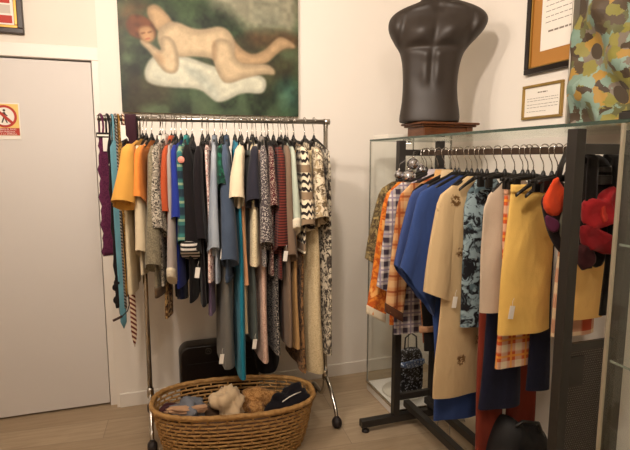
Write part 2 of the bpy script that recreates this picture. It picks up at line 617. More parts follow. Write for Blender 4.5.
def wall_root(name, label, cat, y, z):
    r = thing(name, label, cat, (XR, y, z), -PI / 2)
    return r


# big frame: left edge at y 2.13, bottom z 1.872
root = wall_root('framed_diploma', 'large framed certificate with black frame and tan mat', 'certificate', 2.13, 1.872)
W_, H_ = .46, .6
frame_ring(MB(), 0, W_, 0, H_, .026, -.03, 0).build('frame', plain('black_frame', '#1d1410', .35), root)
frame_ring(MB(), .026, W_ - .026, .026, H_ - .026, .007, -.024, -.002).build('gilt_edge', M_gold, root)
MB().box((.033, -.012, .033), (W_ - .033, -.002, H_ - .033)).build('mat_board', plain('tan_mat', '#b07a38', .8), root)
MB().box((.088, -.0135, .1), (W_ - .088, -.0122, H_ - .09)).build('certificate_paper', M_paper, root)
tx = MB()
random.seed(3)
for i, z in enumerate((.40, .36, .325, .3, .275, .25, .225, .18)):
    x = .115 + (.02 if i in (0, 7) else 0)
    end = W_ - .115 - (.03 if i in (0, 7) else random.random() * .03)
    while x < end:
        l = .012 + random.random() * .022
        hh = .008 if i in (0, 7) else .003
        tx.box((x, -.0142, z), (min(x + l, end), -.0136, z + hh))
        x += l + .006
tx.build('printed_text', M_faint, root)['kind'] = 'stuff'
# small gilt frame
root = wall_root('small_framed_certificate', 'small certificate in a thin gilt frame under the large one', 'certificate', 2.148, 1.652)
W_, H_ = .262, .168
frame_ring(MB(), 0, W_, 0, H_, .013, -.016, 0).build('frame', plain('worn_gilt', '#b3924f', .4, .5, .35), root)
MB().box((.013, -.006, .013), (W_ - .013, -.001, H_ - .013)).build('certificate_paper', M_paper, root)
tx = MB()
for i, z in enumerate((.125, .1, .088, .07, .056, .036)):
    x = .03 if i else .1
    end = W_ - .03 if i else W_ - .1
    if i == 5:
        end = W_ * .6
    while x < end:
        l = .008 + random.random() * .016
        tx.box((x, -.007, z), (min(x + l, end), -.0062, z + (.006 if i == 0 else .0022)))
        x += l + .005
tx.build('printed_text', M_faint, root)['kind'] = 'stuff'

# ------------------------------------------------------------ hanging goods toolkit
def tilt_fold(th, z, ph):
    return math.sin(th + ph) + .5 * math.sin(1.9 * th + 2.3 * ph + z * 6)


def section(z, cx, cy, hx, hy, n=44, ex=.75, fold=0.0, fq=16.0, ph=0.0, slant=0.0):
    out = []
    for k in range(n):
        a = 2 * PI * k / n
        ca, sa = math.cos(a), math.sin(a)
        x = hx * math.copysign(abs(ca) ** ex, ca)
        y = hy * math.copysign(abs(sa) ** ex, sa)
        wx = fold * tilt_fold(fq * y, z, ph)
        out.append((cx + x + wx, cy + y + fold * .6 * math.sin(9 * z + ph + (1 if sa > 0 else 2)), z + slant * (y / max(hy, 1e-4))))
    return out


def hollow(mb, rs, top_open=True):
    """loft rings, with turned-in edges so the cloth ends in a real hem"""
    def inset(r, dz, k):
        c = Vector((0, 0, 0))
        for p in r:
            c += Vector(p)
        c /= len(r)
        return [tuple(c + (Vector(p) - c) * k + Vector((0, 0, dz))) for p in r]
    last = rs[-1]
    nv = len(mb.bm.verts)
    k = len(last)
    rs = rs + [inset(last, .003, .86), inset(last, .03, .8)]
    mb.rings(rs, cap0=not top_open, cap1=True)
    mb.bm.verts.ensure_lookup_table()
    hem = set(mb.bm.verts[nv + (len(rs) - 3) * k: nv + (len(rs) - 2) * k])
    for e in mb.bm.edges:
        if e.verts[0] in hem and e.verts[1] in hem:
            e.smooth = False
    return mb


def interp(tbl, s):
    for (a, va), (b, vb) in zip(tbl, tbl[1:]):
        if s <= b:
            t = (s - a) / max(b - a, 1e-9)
            t = t * t * (3 - 2 * t)
            return va + (vb - va) * t
    return tbl[-1][1]


def make_hanger(label, x, y, z, rot, half=.19, drop=.062, neck=.088, group='black hangers', clip=False, mat=None, hookr=.022):
    h = thing('clothes_hanger', label, 'hanger', (x, y, z), rot, group)
    r = hookr
    pts = [(0, r * math.cos(t) , .004 + r * math.sin(t) - (r - .018)) for t in [PI * -.08 + PI * 1.15 * i / 12 for i in range(13)]]
    pts = [(0, -p[1], p[2]) for p in pts]
    pts += [(0, .016, -.022), (0, .004, -.04), (0, 0, -.055), (0, 0, -neck)]
    MB().tube(pts, .0021, 6).build('hook', M_chrome, h)
    b = MB()
    N = 10
    rs = []
    for i in range(-N, N + 1):
        s = i / N
        dz = -drop * abs(s) ** 1.25 if not clip else -.012 * abs(s)
        hz = .013 - .006 * abs(s)
        rs.append([(.006 * math.cos(a), s * half, -neck - .006 + dz + hz * math.sin(a)) for a in [2 * PI * k / 8 for k in range(8)]])
    b.rings(rs)
    b.lathe([(.004, .018), (.008, .008), (.012, -.01), (.006, -.016)], (0, 0, -neck), 8)
    b.build('shoulder_bar', mat or M_blackplastic, h)
    if clip:
        for s in (-1, 1):
            k = MB()
            k.box((-.008, s * half * .72 - .014, -neck - .055), (.008, s * half * .72 + .014, -neck - .012), .003)
            k.build('clip', mat or M_blackplastic, h)
    return h


def price_tag(parent, loc, w=.022, h=.05, mat=None, tilt=0.15):
    b = MB().box((-.0012, -w / 2, -h), (.0012, w / 2, 0), .0006)
    b.tube([(0, 0, -.004), (.002, .002, .015), (0, 0, .03)], .0007, 5)
    b.move(Matrix.Rotation(tilt, 4, 'X'))
    if abs(loc[1]) > .2:
        b.move(Matrix.Rotation(PI / 2 + .3, 4, 'Z'))
    o = b.build('price_tag', mat or M_paper, parent, loc)
    o['label'] = 'white price tag'
    return o


def garment(name, label, cat, loc, rot, mat, L, hw=.21, hem=None, t=.011, sleeve=0.0, sl=(.045, .05, .02), out=.04, neck=-.105, drop=.065,
            neckw=.05, ph=None, fold=.005, collar=None, cuff=None, group=None, slmat=None, slsl=.03, lean=0.0, slant=0.0, them=None, tags=(), fq=16.0,
            strap=False, skew=0.0, badge=None, buttons=None, belt=None, lapel=None, hem_band=None):
    ph = random.random() * 6 if ph is None else ph
    g = thing(name, label, cat, loc, rot, group)
    hem = hem or hw
    them = them or t * 1.5
    H = L
    N = 26
    zs = [0, .012, .03, .05, drop] + [drop + (H - drop) * ((i + 1) / N) for i in range(N)]
    rs = []
    for z in zs:
        if z <= drop:
            s = (z / drop)
            w = neckw + (hw - .015 - neckw) * s ** .85
            tt = t * (.75 + .25 * s)
            f = 0
        else:
            s = (z - drop) / (H - drop)
            w = interp([(0, hw - .015), (.12, hw), (.4, (hw + hem) / 2 * .97), (1, hem)], s)
            tt = t + (them - t) * s
            f = fold * min(1, s * 2.2)
        rs.append(section(neck - z, lean * z, skew * max(0, z - drop) / (H - drop), tt, w, fold=f, fq=fq, ph=ph, slant=slant * min(1, z / H)))
    hollow(MB(), rs).build('body', mat, g)
    if sleeve:
        a0, a1, st = sl
        for sd in (-1, 1):
            rr = []
            n2 = 12
            for i in range(n2 + 1):
                s = i / n2
                cy = sd * (hw - .03 + out * s ** .8)
                w = a0 + (a1 - a0) * s
                if i == 0:
                    w *= .4
                    cy -= sd * .02
                elif i == 1:
                    w *= .85
                tk = st * (.6 + .6 * s) if i else st * .35
                rr.append(section(neck - drop * .6 - (sleeve + drop * .15) * s, lean * (drop + sleeve * s) - .006 * math.sin(s * 3 + ph), cy, tk, w, n=28, ex=.8, fold=.0055 * s, fq=62, ph=ph + sd, slant=sd * slsl * s))
            hollow(MB(), rr, False).build('sleeve', slmat or mat, g)
            if cuff:
                zc = neck - drop * .75 - sleeve
                cr = []
                for q in range(4):
                    cr.append(section(zc + .035 - .045 * q / 3, lean * (drop + sleeve), sd * (hw - .03 + out), st * 1.28, a1 * 1.06, n=20, ex=.8, slant=sd * .03))
                MB().rings(cr).build('cuff', cuff, g)
    if collar:
        cr = []
        for q, (dz, k) in enumerate(((.014, .8), (.024, 1.0), (.004, 1.15), (-.022, 1.45), (-.03, 1.4))):
            cr.append(section(neck + dz, 0, 0, t * 1.15 * k, neckw * k, n=24, ex=.85, slant=0))
        MB().rings(cr, False, False).build('collar', collar, g)
    if strap:
        for sd in (-1, 1):
            MB().tube([(0, sd * neckw, neck - .005), (0, sd * (neckw + .02), neck + .02), (0, sd * .03, neck + .03)], .004, 6).build('strap', mat, g)
    if buttons:
        b = MB()
        for i in range(6):
            z = neck - .08 - i * (H - .14) / 6
            b.sphere((-t - .004, 0, z), .006, 8, 6)
        b.build('button', buttons, g)
    if belt:
        zb, bm_, bh = belt
        s = (zb - drop) / (H - drop)
        w = interp([(0, hw - .015), (.12, hw), (.4, (hw + hem) / 2 * .97), (1, hem)], s) + .003
        MB().rings([section(neck - zb - q * bh / 3, lean * zb, 0, t * 1.5 + .003, w, fold=fold * .8, fq=fq, ph=ph) for q in range(4)]).build('belt', bm_, g)
    if hem_band:
        bm_, bh = hem_band
        MB().rings([section(neck - H + bh - q * (bh - .002) / 3, lean * H, 0, them * 1.12 + .002, hem + .003, fold=fold, fq=fq, ph=ph, slant=slant) for q in range(4)]).build('hem_band', bm_, g)
    if badge:
        d = MB().lathe([(.001, -.002), (.015, -.002), (.016, 0), (.015, .002), (.001, .002)], (0, 0, 0), 20)
        d.move(Matrix.Translation(badge) @ Matrix.Rotation(PI / 2, 4, 'X'))
        d.build('round_tag', plain('red_white_tag', '#d98a78', .6), g)['label'] = 'round red and white tag'
    for tg in tags:
        price_tag(g, tg)
    return g


def bottoms(name, label, cat, loc, rot, mat, z0, z1, w0, w1, t=.012, fold=.006, group=None, legs=False, band=True, ph=None, cy=0.0, tags=(), hem_band=None, fq=22.0, slant=0.0):
    """skirt or trousers clipped on a hanger, z0 top and z1 hem relative to the rail"""
    ph = random.random() * 6 if ph is None else ph
    g = thing(name, label, cat, loc, rot, group)
    N = 24
    if not legs:
        rs = []
        for i in range(N + 1):
            s = i / N
            rs.append(section(z0 + (z1 - z0) * s, 0, cy, t * (.8 + .6 * s), w0 + (w1 - w0) * s ** .9, fold=fold * min(1, .2 + s * 1.5), fq=fq, ph=ph, slant=slant * s))
        hollow(MB(), rs).build('skirt_panel', mat, g)
    else:
        zc = z0 - .24
        rs = [section(z0 + (zc - z0) * i / 8, 0, cy, t, w0 + (w1 - w0) * i / 20, fold=fold * .4, fq=fq, ph=ph) for i in range(9)]
        hollow(MB(), rs).build('hip', mat, g)
        for sd in (-1, 1):
            rs = []
            for i in range(N + 1):
                s = i / N
                h = (w1 * .5) * (.98 - .08 * s)
                rs.append(section(zc + .012 + (z1 - zc) * s, 0, cy + sd * w1 * .5, t * (.9 + .3 * s), h, n=28, fold=fold * s, fq=fq * 1.4, ph=ph + sd))
            hollow(MB(), rs, False).build('trouser_leg', mat, g)
    if band:
        MB().rings([section(z0 + .002 - q * .03 / 3, 0, cy, t * .9 + .003, w0 + .003) for q in range(4)]).build('waistband', mat, g)
    if hem_band:
        bm_, bh = hem_band
        MB().rings([section(z1 + bh - q * (bh - .001) / 3, 0, cy, t * 1.4 + .004, w1 + .003, fold=fold, fq=fq, ph=ph, slant=slant) for q in range(4)]).build('hem_band', bm_, g)
    for tg in tags:
        price_tag(g, tg)
    return g


def strip(mb, path, wdir, width, th):
    """a band of cloth or leather: path points, width direction, width(s), thickness"""
    path = [Vector(p) for p in path]
    rs = []
    n = len(path)
    for i, p in enumerate(path):
        t = (path[min(i + 1, n - 1)] - path[max(i - 1, 0)]).normalized()
        wd_ = Vector(wdir).normalized()
        nn = t.cross(wd_).normalized()
        w = width(i / (n - 1)) if callable(width) else width
        rs.append([p + wd_ * w / 2 * a + nn * th / 2 * b for a, b in ((-1, -1), (-.5, -1.15), (0, -1.2), (.5, -1.15), (1, -1), (1, 1), (.5, 1.15), (0, 1.2), (-.5, 1.15), (-1, 1))])
    return mb.rings(rs)


# ------------------------------------------------------------ left rack: chrome rail on castors
LRX0, LRX1 = -.03, .925
RZ = 1.652


def rack_y(x):
    return 2.655 - .075 * (x + .03) / .95


root = thing('clothes_rail', 'chrome clothes rail on castors along the back wall', 'clothes rail', (0, 0, 0))
MB().tube([(LRX0 - .185, rack_y(-.21), RZ), (LRX1 + .012, rack_y(.93), RZ)], .013, 14).build('hanging_bar', M_steel, root)
MB().tube([(LRX1 - .01, rack_y(.93), RZ), (LRX1 + .02, rack_y(.93), RZ)], .0165, 12).build('end_cap', M_chrome, root)
e = MB()
for i in range(15):      # ribbed sleeve of the pulled out end
    x = LRX0 - .185 + i * .0095
    e.tube([(x, rack_y(x), RZ), (x + .006, rack_y(x), RZ)], .0155, 12)
e.build('ribbed_end', M_steel, root)
for X in (LRX0, LRX1):
    y = rack_y(X)
    MB().tube([(X, y, .2), (X, y, RZ - .012)], .0125, 12).build('post', M_chrome, root)
    MB().lathe([(.015, .0), (.018, .008), (.018, .05), (.014, .058)], (X, y, .2), 14).build('collar', M_chrome, root)
    f = MB()
    pts = []
    for s, sd in ((1, -1), (1, 1)):
        p = [(X, y, .215), (X, y + sd * .05, .205), (X, y + sd * .11, .165), (X, y + sd * .155, .12), (X, y + sd * .18, .09), (X, y + sd * .19, .055)] if sd < 0 else \
            [(X, y, .215), (X, y + sd * .02, .13), (X, y + sd * .06, .085), (X, y + sd * .13, .085), (X, y + sd * .2, .085), (X, y + sd * .225, .05)]
        # rounded bend
        q = []
        for k in range(len(p) - 1):
            a, b = Vector(p[k]), Vector(p[k + 1])
            q += [a.lerp(b, .15), a.lerp(b, .5), a.lerp(b, .85)]
        f.tube([p[0]] + q + [p[-1]], .011, 10)
    f.build('foot_tube', M_chrome, root)
    for sd in (-1, 1):
        yy = y + sd * (.19 if sd < 0 else .225)
        cst = MB()
        cst.lathe([(.004, -.024), (.018, -.023), (.028, -.015), (.032, 0), (.028, .015), (.018, .023), (.004, .024)], (0, 0, 0), 18)
        cst.move(Matrix.Translation((X, yy - .004, .0325)) @ Matrix.Rotation(PI / 2, 4, 'Y'))
        w = cst.build('castor_wheel', M_rubber, root)
        MB().sphere((X, yy, .06), .014, 10, 8).build('castor_hood', M_rubber, w)


def LX(px):
    return at(px, 118, 1, 2.6).x


def LZ(py, px=230):
    return at(px, py, 1, 2.40).z


BLACK = '#161214'
left_items = [
    # px, kind, name, label, category, material, hem px, options
    ((127, 255, 5), 'b', 'trousers', 'cream trousers hanging below the mustard blouse', 'trousers', fab('plain', '#d8c6a2'), 300, dict(w0=.15, w1=.17, t=.016)),
    ((128, 182, 17), 'g', 'blouse', 'mustard yellow blouse with wide sleeves at the left of the rail', 'blouse', fab('plain', '#d9a04a'), 206, dict(hw=.235, sleeve=.27, sl=(.05, .06, .042), lean=-.07)),
    ((140, 182, 15), 'g', 'top', 'bright orange top beside the mustard blouse', 'top', fab('plain', '#e58a3c'), 205, dict(hw=.215, sleeve=.25, sl=(.045, .05, .026), lean=-.04)),
    ((150, 165, 14), 'g', 'shirt', 'pale striped shirt just right of the bright orange top', 'shirt', fab('hstripe', '#e8ddd2', '#c9b5ae', s=.5), 255, dict(hw=.19, collar=fab('plain', '#efe6da'))),
    ((139, 250, 13), 'g', 'cardigan', 'long cream cardigan hanging below the bright orange top', 'cardigan', fab('plain', '#d9c7a6'), 278, dict(hw=.2, sleeve=.5, sl=(.04, .045, .022), neckw=.04)),
    ((151, 185, 13), 'g', 'coat', 'grey olive knitted coat with a hood', 'coat', fab('mottle', '#8a8069', '#6d6553', s=.4), 300, dict(hw=.232, sleeve=.56, sl=(.045, .05, .03), collar=fab('plain', '#6b6355'), hem_band=(fab('plain', '#5a4632'), .05))),
    ((158, 200, 13), 'g', 'dress', 'long black and white paisley dress', 'dress', fab('mottle', '#b8ae9c', '#3a342f', '#857a6c', s=.5), 288, dict(hw=.23, sleeve=.4, sl=(.045, .05, .03), collar=fab('plain', '#cfc7bb'))),
    ((165, 185, 12), 'g', 'shirt', 'rust red shirt with a buttoned collar', 'shirt', fab('plain', '#b5502c'), 248, dict(hw=.215, sleeve=.32, sl=(.04, .044, .022), collar=fab('plain', '#b9522e'))),
    ((168, 310, 5), 'b', 'skirt', 'brown flowered skirt below the black and white paisley dress', 'skirt', fab('floral', '#6b4a2e', '#c4a06a', '#3a2a20', '#8e6a46', s=.35), 326, dict(w0=.1, w1=.14, t=.01)),
    ((169, 200, 12), 'g', 'cardigan', 'grey lilac cardigan with a cream cuff', 'cardigan', fab('plain', '#a59a93'), 282, dict(hw=.222, sleeve=.62, sl=(.04, .045, .018), cuff=fab('plain', '#d9cbb0'))),
    ((176, 200, 12), 'g', 'dress', 'royal blue dress beside the green checked shirt', 'dress', fab('plain', '#25358c'), 290, dict(hw=.228, sleeve=.35, sl=(.04, .045, .022))),
    ((182, 200, 12), 'g', 'shirt', 'green and teal checked shirt', 'shirt', fab('plaid', '#3d7f78', '#20303c', '#8fa080', s=.9), 254, dict(hw=.232, sleeve=.46, sl=(.042, .046, .024), collar=fab('plain', '#3a8a86'))),
    ((182, 300, 5), 'b', 'skirt', 'navy skirt with a drawstring ring under the royal blue dress', 'skirt', fab('plain', '#1c2038'), 310, dict(w0=.12, w1=.16, t=.02, slant=-.03)),
    ((189, 200, 11), 'g', 'jacket', 'black jacket with white striped cuffs and a round tag', 'jacket', fab('plain', BLACK), 304, dict(hw=.235, sleeve=.5, sl=(.046, .05, .034), cuff=fab('hstripe', '#1a1616', '#e0d8cf', s=1.3), badge=(-.025, -.262, -.2))),
    ((200, 200, 11), 'g', 'jacket', 'second black jacket with a white label hanging low', 'jacket', fab('plain', '#1a1518'), 308, dict(hw=.232, sleeve=.45, sl=(.044, .048, .028), tags=[(-.012, -.29, -.70)])),
    ((208, 220, 10), 'g', 'blouse', 'pink and white patterned blouse peeping beside the black jackets', 'blouse', fab('mottle', '#d9a79a', '#f0e2d6', '#6a2c34', s=.4), 283, dict(hw=.235, t=.012)),
    ((214, 305, 5), 'b', 'scarf_skirt', 'mauve trousers ending below the pink patterned blouse', 'trousers', fab('plain', '#7d6a86'), 320, dict(w0=.14, w1=.17, t=.012)),
    ((214, 200, 10), 'g', 'shirt', 'faded grey denim shirt with pearl buttons', 'shirt', fab('denim', '#8a93a0', '#a6acb2'), 284, dict(hw=.23, sleeve=.5, sl=(.042, .044, .022), collar=fab('plain', '#79818c'))),
    ((222, 175, 10), 'g', 'top', 'dark green top beside the faded denim shirt', 'top', fab('floral', '#184034', '#206048', '#0e2a24', s=.5), 200, dict(hw=.225, sleeve=.2, sl=(.04, .042, .02))),
    ((209, 300, 5), 'b', 'trousers', 'black trousers below the faded denim shirt', 'trousers', fab('plain', '#181415'), 308, dict(w0=.12, w1=.16, t=.013)),
    ((229, 335, 5), 'b', 'dress', 'long grey knit skirt with a white tag at its hem', 'skirt', fab('plain', '#6d6962'), 372, dict(w0=.13, w1=.2, t=.028, tags=[(-.03, -.245, -1.15)])),
    ((227, 200, 10), 'g', 'jacket', 'dark blue denim jacket with seamed pockets', 'jacket', fab('denim', '#3a4658', '#4d5a6e'), 283, dict(hw=.236, sleeve=.56, sl=(.046, .05, .034), collar=fab('denim', '#333f50', '#435064'), hem_band=(fab('denim', '#2f3b4c', '#3d4a5c'), .03), tags=[(-.02, -.27, -.62)])),
    ((242, 330, 6), 'g', 'dress', 'long teal blue dress reaching towards the basket', 'dress', fab('plain', '#1d7a92'), 380, dict(hw=.21, hem=.23, t=.014, them=.025)),
    ((240, 180, 13), 'g', 'blouse', 'cream blouse with full sleeves over the peach one', 'blouse', fab('plain', '#e3d3b4'), 208, dict(hw=.237, sleeve=.26, sl=(.05, .06, .036), lean=-.05)),
    ((247, 255, 5), 'b', 'blouse', 'peach slip hanging below the cream blouse', 'slip', fab('plain', '#d99f74'), 286, dict(w0=.12, w1=.21, t=.016)),
    ((249, 320, 4), 'b', 'trousers', 'narrow ivory trousers beside the teal dress', 'trousers', fab('plain', '#cbb894'), 335, dict(w0=.12, w1=.2, t=.013)),
    ((254, 180, 11), 'g', 'jacket', 'charcoal navy short jacket', 'jacket', fab('plain', '#2a2933'), 207, dict(hw=.236, sleeve=.27, sl=(.046, .05, .03))),
    ((256, 240, 8), 'g', 'blouse', 'ivory spotted lace blouse below the charcoal jacket', 'blouse', fab('dots', '#e0d0ac', '#c2ac84', s=.7), 266, dict(hw=.225, hem=.235, t=.018, them=.03)),
    ((257, 320, 4), 'b', 'trousers', 'grey green trousers below the ivory lace blouse', 'trousers', fab('plain', '#4e5450'), 342, dict(w0=.12, w1=.19, t=.018, tags=[(-.005, -.215, -1.1)])),
    ((265, 200, 9), 'g', 'jacket', 'black and white flecked tweed jacket', 'jacket', fab('dots', '#4a4244', '#d6ccc0', s=.55), 266, dict(hw=.236, sleeve=.48, sl=(.044, .048, .028), collar=fab('plain', '#8f877e'))),
    ((266, 330, 4), 'b', 'dress', 'pale pink spotted long skirt', 'skirt', fab('dots', '#cfae9a', '#a5786c', s=.6), 364, dict(w0=.12, w1=.21, t=.018)),
    ((273, 200, 7), 'g', 'dress', 'maroon dress with tiny white spots', 'dress', fab('dots', '#4c1c20', '#cbb8a4', s=.5), 275, dict(hw=.225, sleeve=.3, sl=(.04, .044, .02))),
    ((276, 350, 3), 'b', 'skirt', 'black ragged hem skirt behind the spotted ones', 'skirt', fab('plain', '#141113'), 378, dict(w0=.1, w1=.13, t=.05, slant=.05, cy=.1)),
    ((280, 200, 6), 'g', 'jacket', 'maroon and brown woven jacket', 'jacket', fab('hstripe', '#6b2f26', '#3a1816', s=.8), 278, dict(hw=.234, sleeve=.5, sl=(.042, .046, .026))),
    ((279, 330, 3), 'b', 'skirt', 'black skirt with white dots below the woven jacket', 'skirt', fab('dots', '#1b1718', '#cfc5b8', s=.6), 356, dict(w0=.14, w1=.205, t=.013)),
    ((289, 210, 5), 'g', 'coat', 'taupe brown coat with a white label at its hem', 'coat', fab('plain', '#7b6654'), 345, dict(hw=.225, hem=.235, t=.014, them=.022, sleeve=.55, sl=(.044, .048, .028), tags=[(-.03, -.29, -.64)])),
    ((290, 330, 2), 'b', 'skirt', 'chocolate brown skirt next to the taupe coat', 'skirt', fab('plain', '#5a3a28'), 342, dict(w0=.14, w1=.2, t=.012)),
    ((294, 200, 4), 'g', 'cardigan', 'pale mint cardigan with cream edges', 'cardigan', fab('plain', '#b9c2b0'), 240, dict(hw=.235, sleeve=.4, sl=(.04, .044, .018), cuff=fab('plain', '#e4d8c0'))),
    ((299, 330, 2), 'b', 'trousers', 'tan trousers hanging below the mint cardigan', 'trousers', fab('plain', '#b58d5c'), 348, dict(w0=.14, w1=.215, t=.018)),
    ((304, 190, 2), 'g', 'cardigan', 'cream cardigan with black zigzag pattern', 'cardigan', fab('aztec', '#ded0b4', '#2a2220', '#8b755c', s=.55), 252, dict(hw=.236, sleeve=.4, sl=(.048, .052, .032))),
    ((306, 340, 1), 'b', 'skirt', 'brown leopard spotted skirt below the zigzag cardigan', 'skirt', fab('leopard', '#8f6a44', '#2a1a10', '#5c3f28', s=.6), 372, dict(w0=.14, w1=.21, t=.012)),
    ((318, 190, -1), 'g', 'cardigan', 'cream cardigan with brown brushstroke pattern at the right end', 'cardigan', fab('mottle', '#d8c9ad', '#5f4f3a', '#a08a66', s=1.4), 226, dict(hw=.236, sleeve=.36, sl=(.05, .055, .032), hem_band=(fab('plain', '#a58d6a'), .05))),
    ((317, 330, 0), 'b', 'dress', 'long beige lace skirt reaching below the other clothes', 'skirt', fab('dots', '#cdb992', '#a8916a', s=.5), 372, dict(w0=.14, w1=.225, t=.034, fold=.012)),
    ((329, 200, -3), 'g', 'dress', 'black and white blossom dress, last on the chrome rail', 'dress', fab('mottle', '#c9bda6', '#3a322b', s=1.3), 352, dict(hw=.225, hem=.235, t=.012, them=.024)),
]
for px, kd, nm, lb, cat, mat, hem, op in left_items:
    op = dict(op)
    vx_, vy_, yw_ = px
    px = vx_
    yaw = -math.radians(yw_)                  # near shoulder swings towards -x for positive values
    x = at(vx_, vy_, 1, 2.38).x + (.24 if kd == 'g' else .19) * math.sin(-yaw)
    y = rack_y(x)
    hang = 'black hanger carrying the ' + lb
    hang = ' '.join(hang.split()[:16])
    if nm == 'scarf_skirt':
        nm = 'trousers'
    if kd == 'b' and cat == 'skirt':
        nm = 'skirt'
    if kd == 'b' and cat == 'slip':
        nm = 'slip'
    if kd == 'g':
        neck = -.099 - random.random() * .01
        z1 = LZ(hem, px)
        Lg = (RZ + neck) - z1
        make_hanger(hang, x, y, RZ, yaw, half=op.get('hw', .2) - .04, neck=.088, drop=.062, group='hangers on the chrome rail')
        garment(nm, lb, cat, (x, y, RZ), yaw, mat, Lg, neck=neck, drop=.048, **op)
    else:
        z1 = LZ(hem, px) - RZ
        make_hanger(hang, x, y, RZ, yaw, half=op['w0'] + .02, neck=.1, clip=True, group='hangers on the chrome rail')
        bottoms(nm, lb, cat, (x, y, RZ), yaw, mat, -.155, z1, **op)

# belts, ties and scarves on the pulled out end of the rail
def hanging_strip(name, label, cat, px, mat, bottom, width, th=.004, back=.25, yaw=25, wav=0.0, w2=None, tipz=.0, extra=None, loop=True):
    x = LX(px)
    y = rack_y(x)
    root = thing(name, label, cat, (x, y, RZ), math.radians(yaw))
    zb = at(px + 6, bottom, 1, 2.58).z - RZ
    path = [(0, .022, -back)] + [(0, .022, -back * (1 - i / 6)) for i in range(1, 6)]
    path += [(0, .019 * math.cos(a), .019 * math.sin(a)) for a in [PI * i / 8 for i in range(9)]]
    N = 30
    for i in range(1, N + 1):
        s = i / N
        path.append((wav * math.sin(s * 31), -.022 - .004 * math.sin(s * 9), zb * s))
    w2 = w2 or width
    k0 = 16 / len(path)

    def wf(s):
        u = max(0, (s - k0) / (1 - k0))
        if loop and u * abs(zb) < .09:
            return .008 + (width - .008) * max(0, u * abs(zb) - .06) / .03
        w = width + (w2 - width) * u
        if wav:
            w *= 1 + .16 * math.sin(u * 60)
        if tipz and u > 1 - tipz:
            w *= max(.08, (1 - u) / tipz)
        return w
    strip(MB(), path, (1, 0, 0), wf, th).build('band', mat, root)
    if extra:
        extra(root, zb)
    return root


def scarf_fringe(root, zb):
    MB().box((-.035, -.026, zb - .004), (.035, -.018, zb + .01), .002).build('trim_band', fab('plain', '#d9cfc0'), root)
    MB().box((-.03, -.034, -.095), (.03, -.014, -.07), .003).build('clip', M_blackplastic, root)
    MB().box((-.032, -.036, -.088), (.032, -.0345, -.08), .0005).build('clip_stripe', M_paper, root)
    MB().box((-.005, -.034, -.16), (.03, -.029, -.095), .001).build('care_label', M_paper, root)


def lace_end(root, zb):
    m = MB()
    for i in range(7):
        m.sphere((random.uniform(-.012, .012), -.024, zb + .02 + i * .022), .02 + .004 * (i % 2), 10, 7, (1, .5, 1))
    m.build('ruffle', fab('plain', '#1b1517'), root)
    MB().tube([(0, -.024, zb + .02), (.004, -.026, zb - .03), (.01, -.026, zb - .045), (.016, -.026, zb - .03)], .003, 6).build('metal_hook', M_steel, root)


def tie_tag(root, zb):
    MB().box((-.017, -.034, -.11), (.017, -.0305, -.035), .001).build('price_tag', M_paper, root)


hanging_strip('lace_scarf', 'plum lace scarf with a white edge, leftmost on the rail', 'scarf', 99, fab('mottle', '#4a1b38', '#5d2745', s=.4), 258, .05, .006, .3, 24, .004, .062, 0, scarf_fringe)
hanging_strip('lace_trim', 'black lace band with a ruffled end', 'scarf', 106, fab('plain', '#1b1517'), 312, .022, .006, .2, 20, .003, .024, 0, lace_end)
hanging_strip('necktie', 'light blue fabric tie hanging long and narrow', 'tie', 111, fab('plain', '#6496a4'), 333, .044, .005, .3, 15, 0, .03, .03)
hanging_strip('belt', 'black and white braided cord belt beside the blue tie', 'belt', 114.5, fab('diag', '#2c2622', '#8b8378', s=.6), 312, .012, .008, .3, 10)
hanging_strip('belt', 'mustard brown woven belt', 'belt', 117.5, fab('mottle', '#a57c3c', '#5d421f', s=.4), 300, .022, .005, .25, 10)
hanging_strip('necktie', 'cream and maroon diagonally striped tie with a white tag', 'tie', 122, fab('diag', '#d8c3a6', '#6b2c1f', s=.9), 351, .034, .006, .3, 12, 0, .028, .05, tie_tag)
hanging_strip('shawl', 'dark plum shawl folded over the chrome rail', 'shawl', 130, fab('plain', '#3a1f28'), 175, .052, .007, .2, 5, loop=False)
x = LX(116); y = rack_y(x)
o = MB().tube([(x, y - .03, RZ - .45)] + [(x + .03 * math.sin(i * .2) * 0 + .004 * i * .3, y - .03, RZ - .45 - .037 * i) for i in range(1, 14)] +
              [(x + .005, y - .04, RZ - .96), (x - .02, y - .06, RZ - .978)], .003, 6).build('cord', M_blackplastic)
MB().tube([(x - .02, y - .06, RZ - .978), (x - .062, y - .075, RZ - .992)], .0065, 8).build('cord_end', plain('brown_leather', '#3c2419', .5), o)
tag(o, 'thin black cord with a brown end hanging below the ties', 'cord')

# ------------------------------------------------------------ basket with clothes
BC = Vector((.374, 2.40, 0))
BROT = math.radians(-9)
BH = .27


def oval(a, b, n, z, jit=0, ph=0.0):
    out = []
    for k in range(n):
        t = 2 * PI * k / n
        c_, s_ = math.cos(t), math.sin(t)
        out.append((a * math.copysign(abs(c_) ** .8, c_), b * math.copysign(abs(s_) ** .8, s_), z + jit * math.sin(t * 36 + ph)))
    return out


def b_ab(s):
    k = s ** .7
    return .335 + .062 * k, .168 + .038 * k


def straw_mat():
    m = NT('wicker_straw', .55, 0, .3)
    n = m.noise(40, 4)[0]
    c = m.mix(m.step(n, .5, .2), lin('#c0965c'), lin('#936a3a'))
    m.color(c)
    m.bump(m.noise(220, 2)[0], .4, .004)
    return m.m


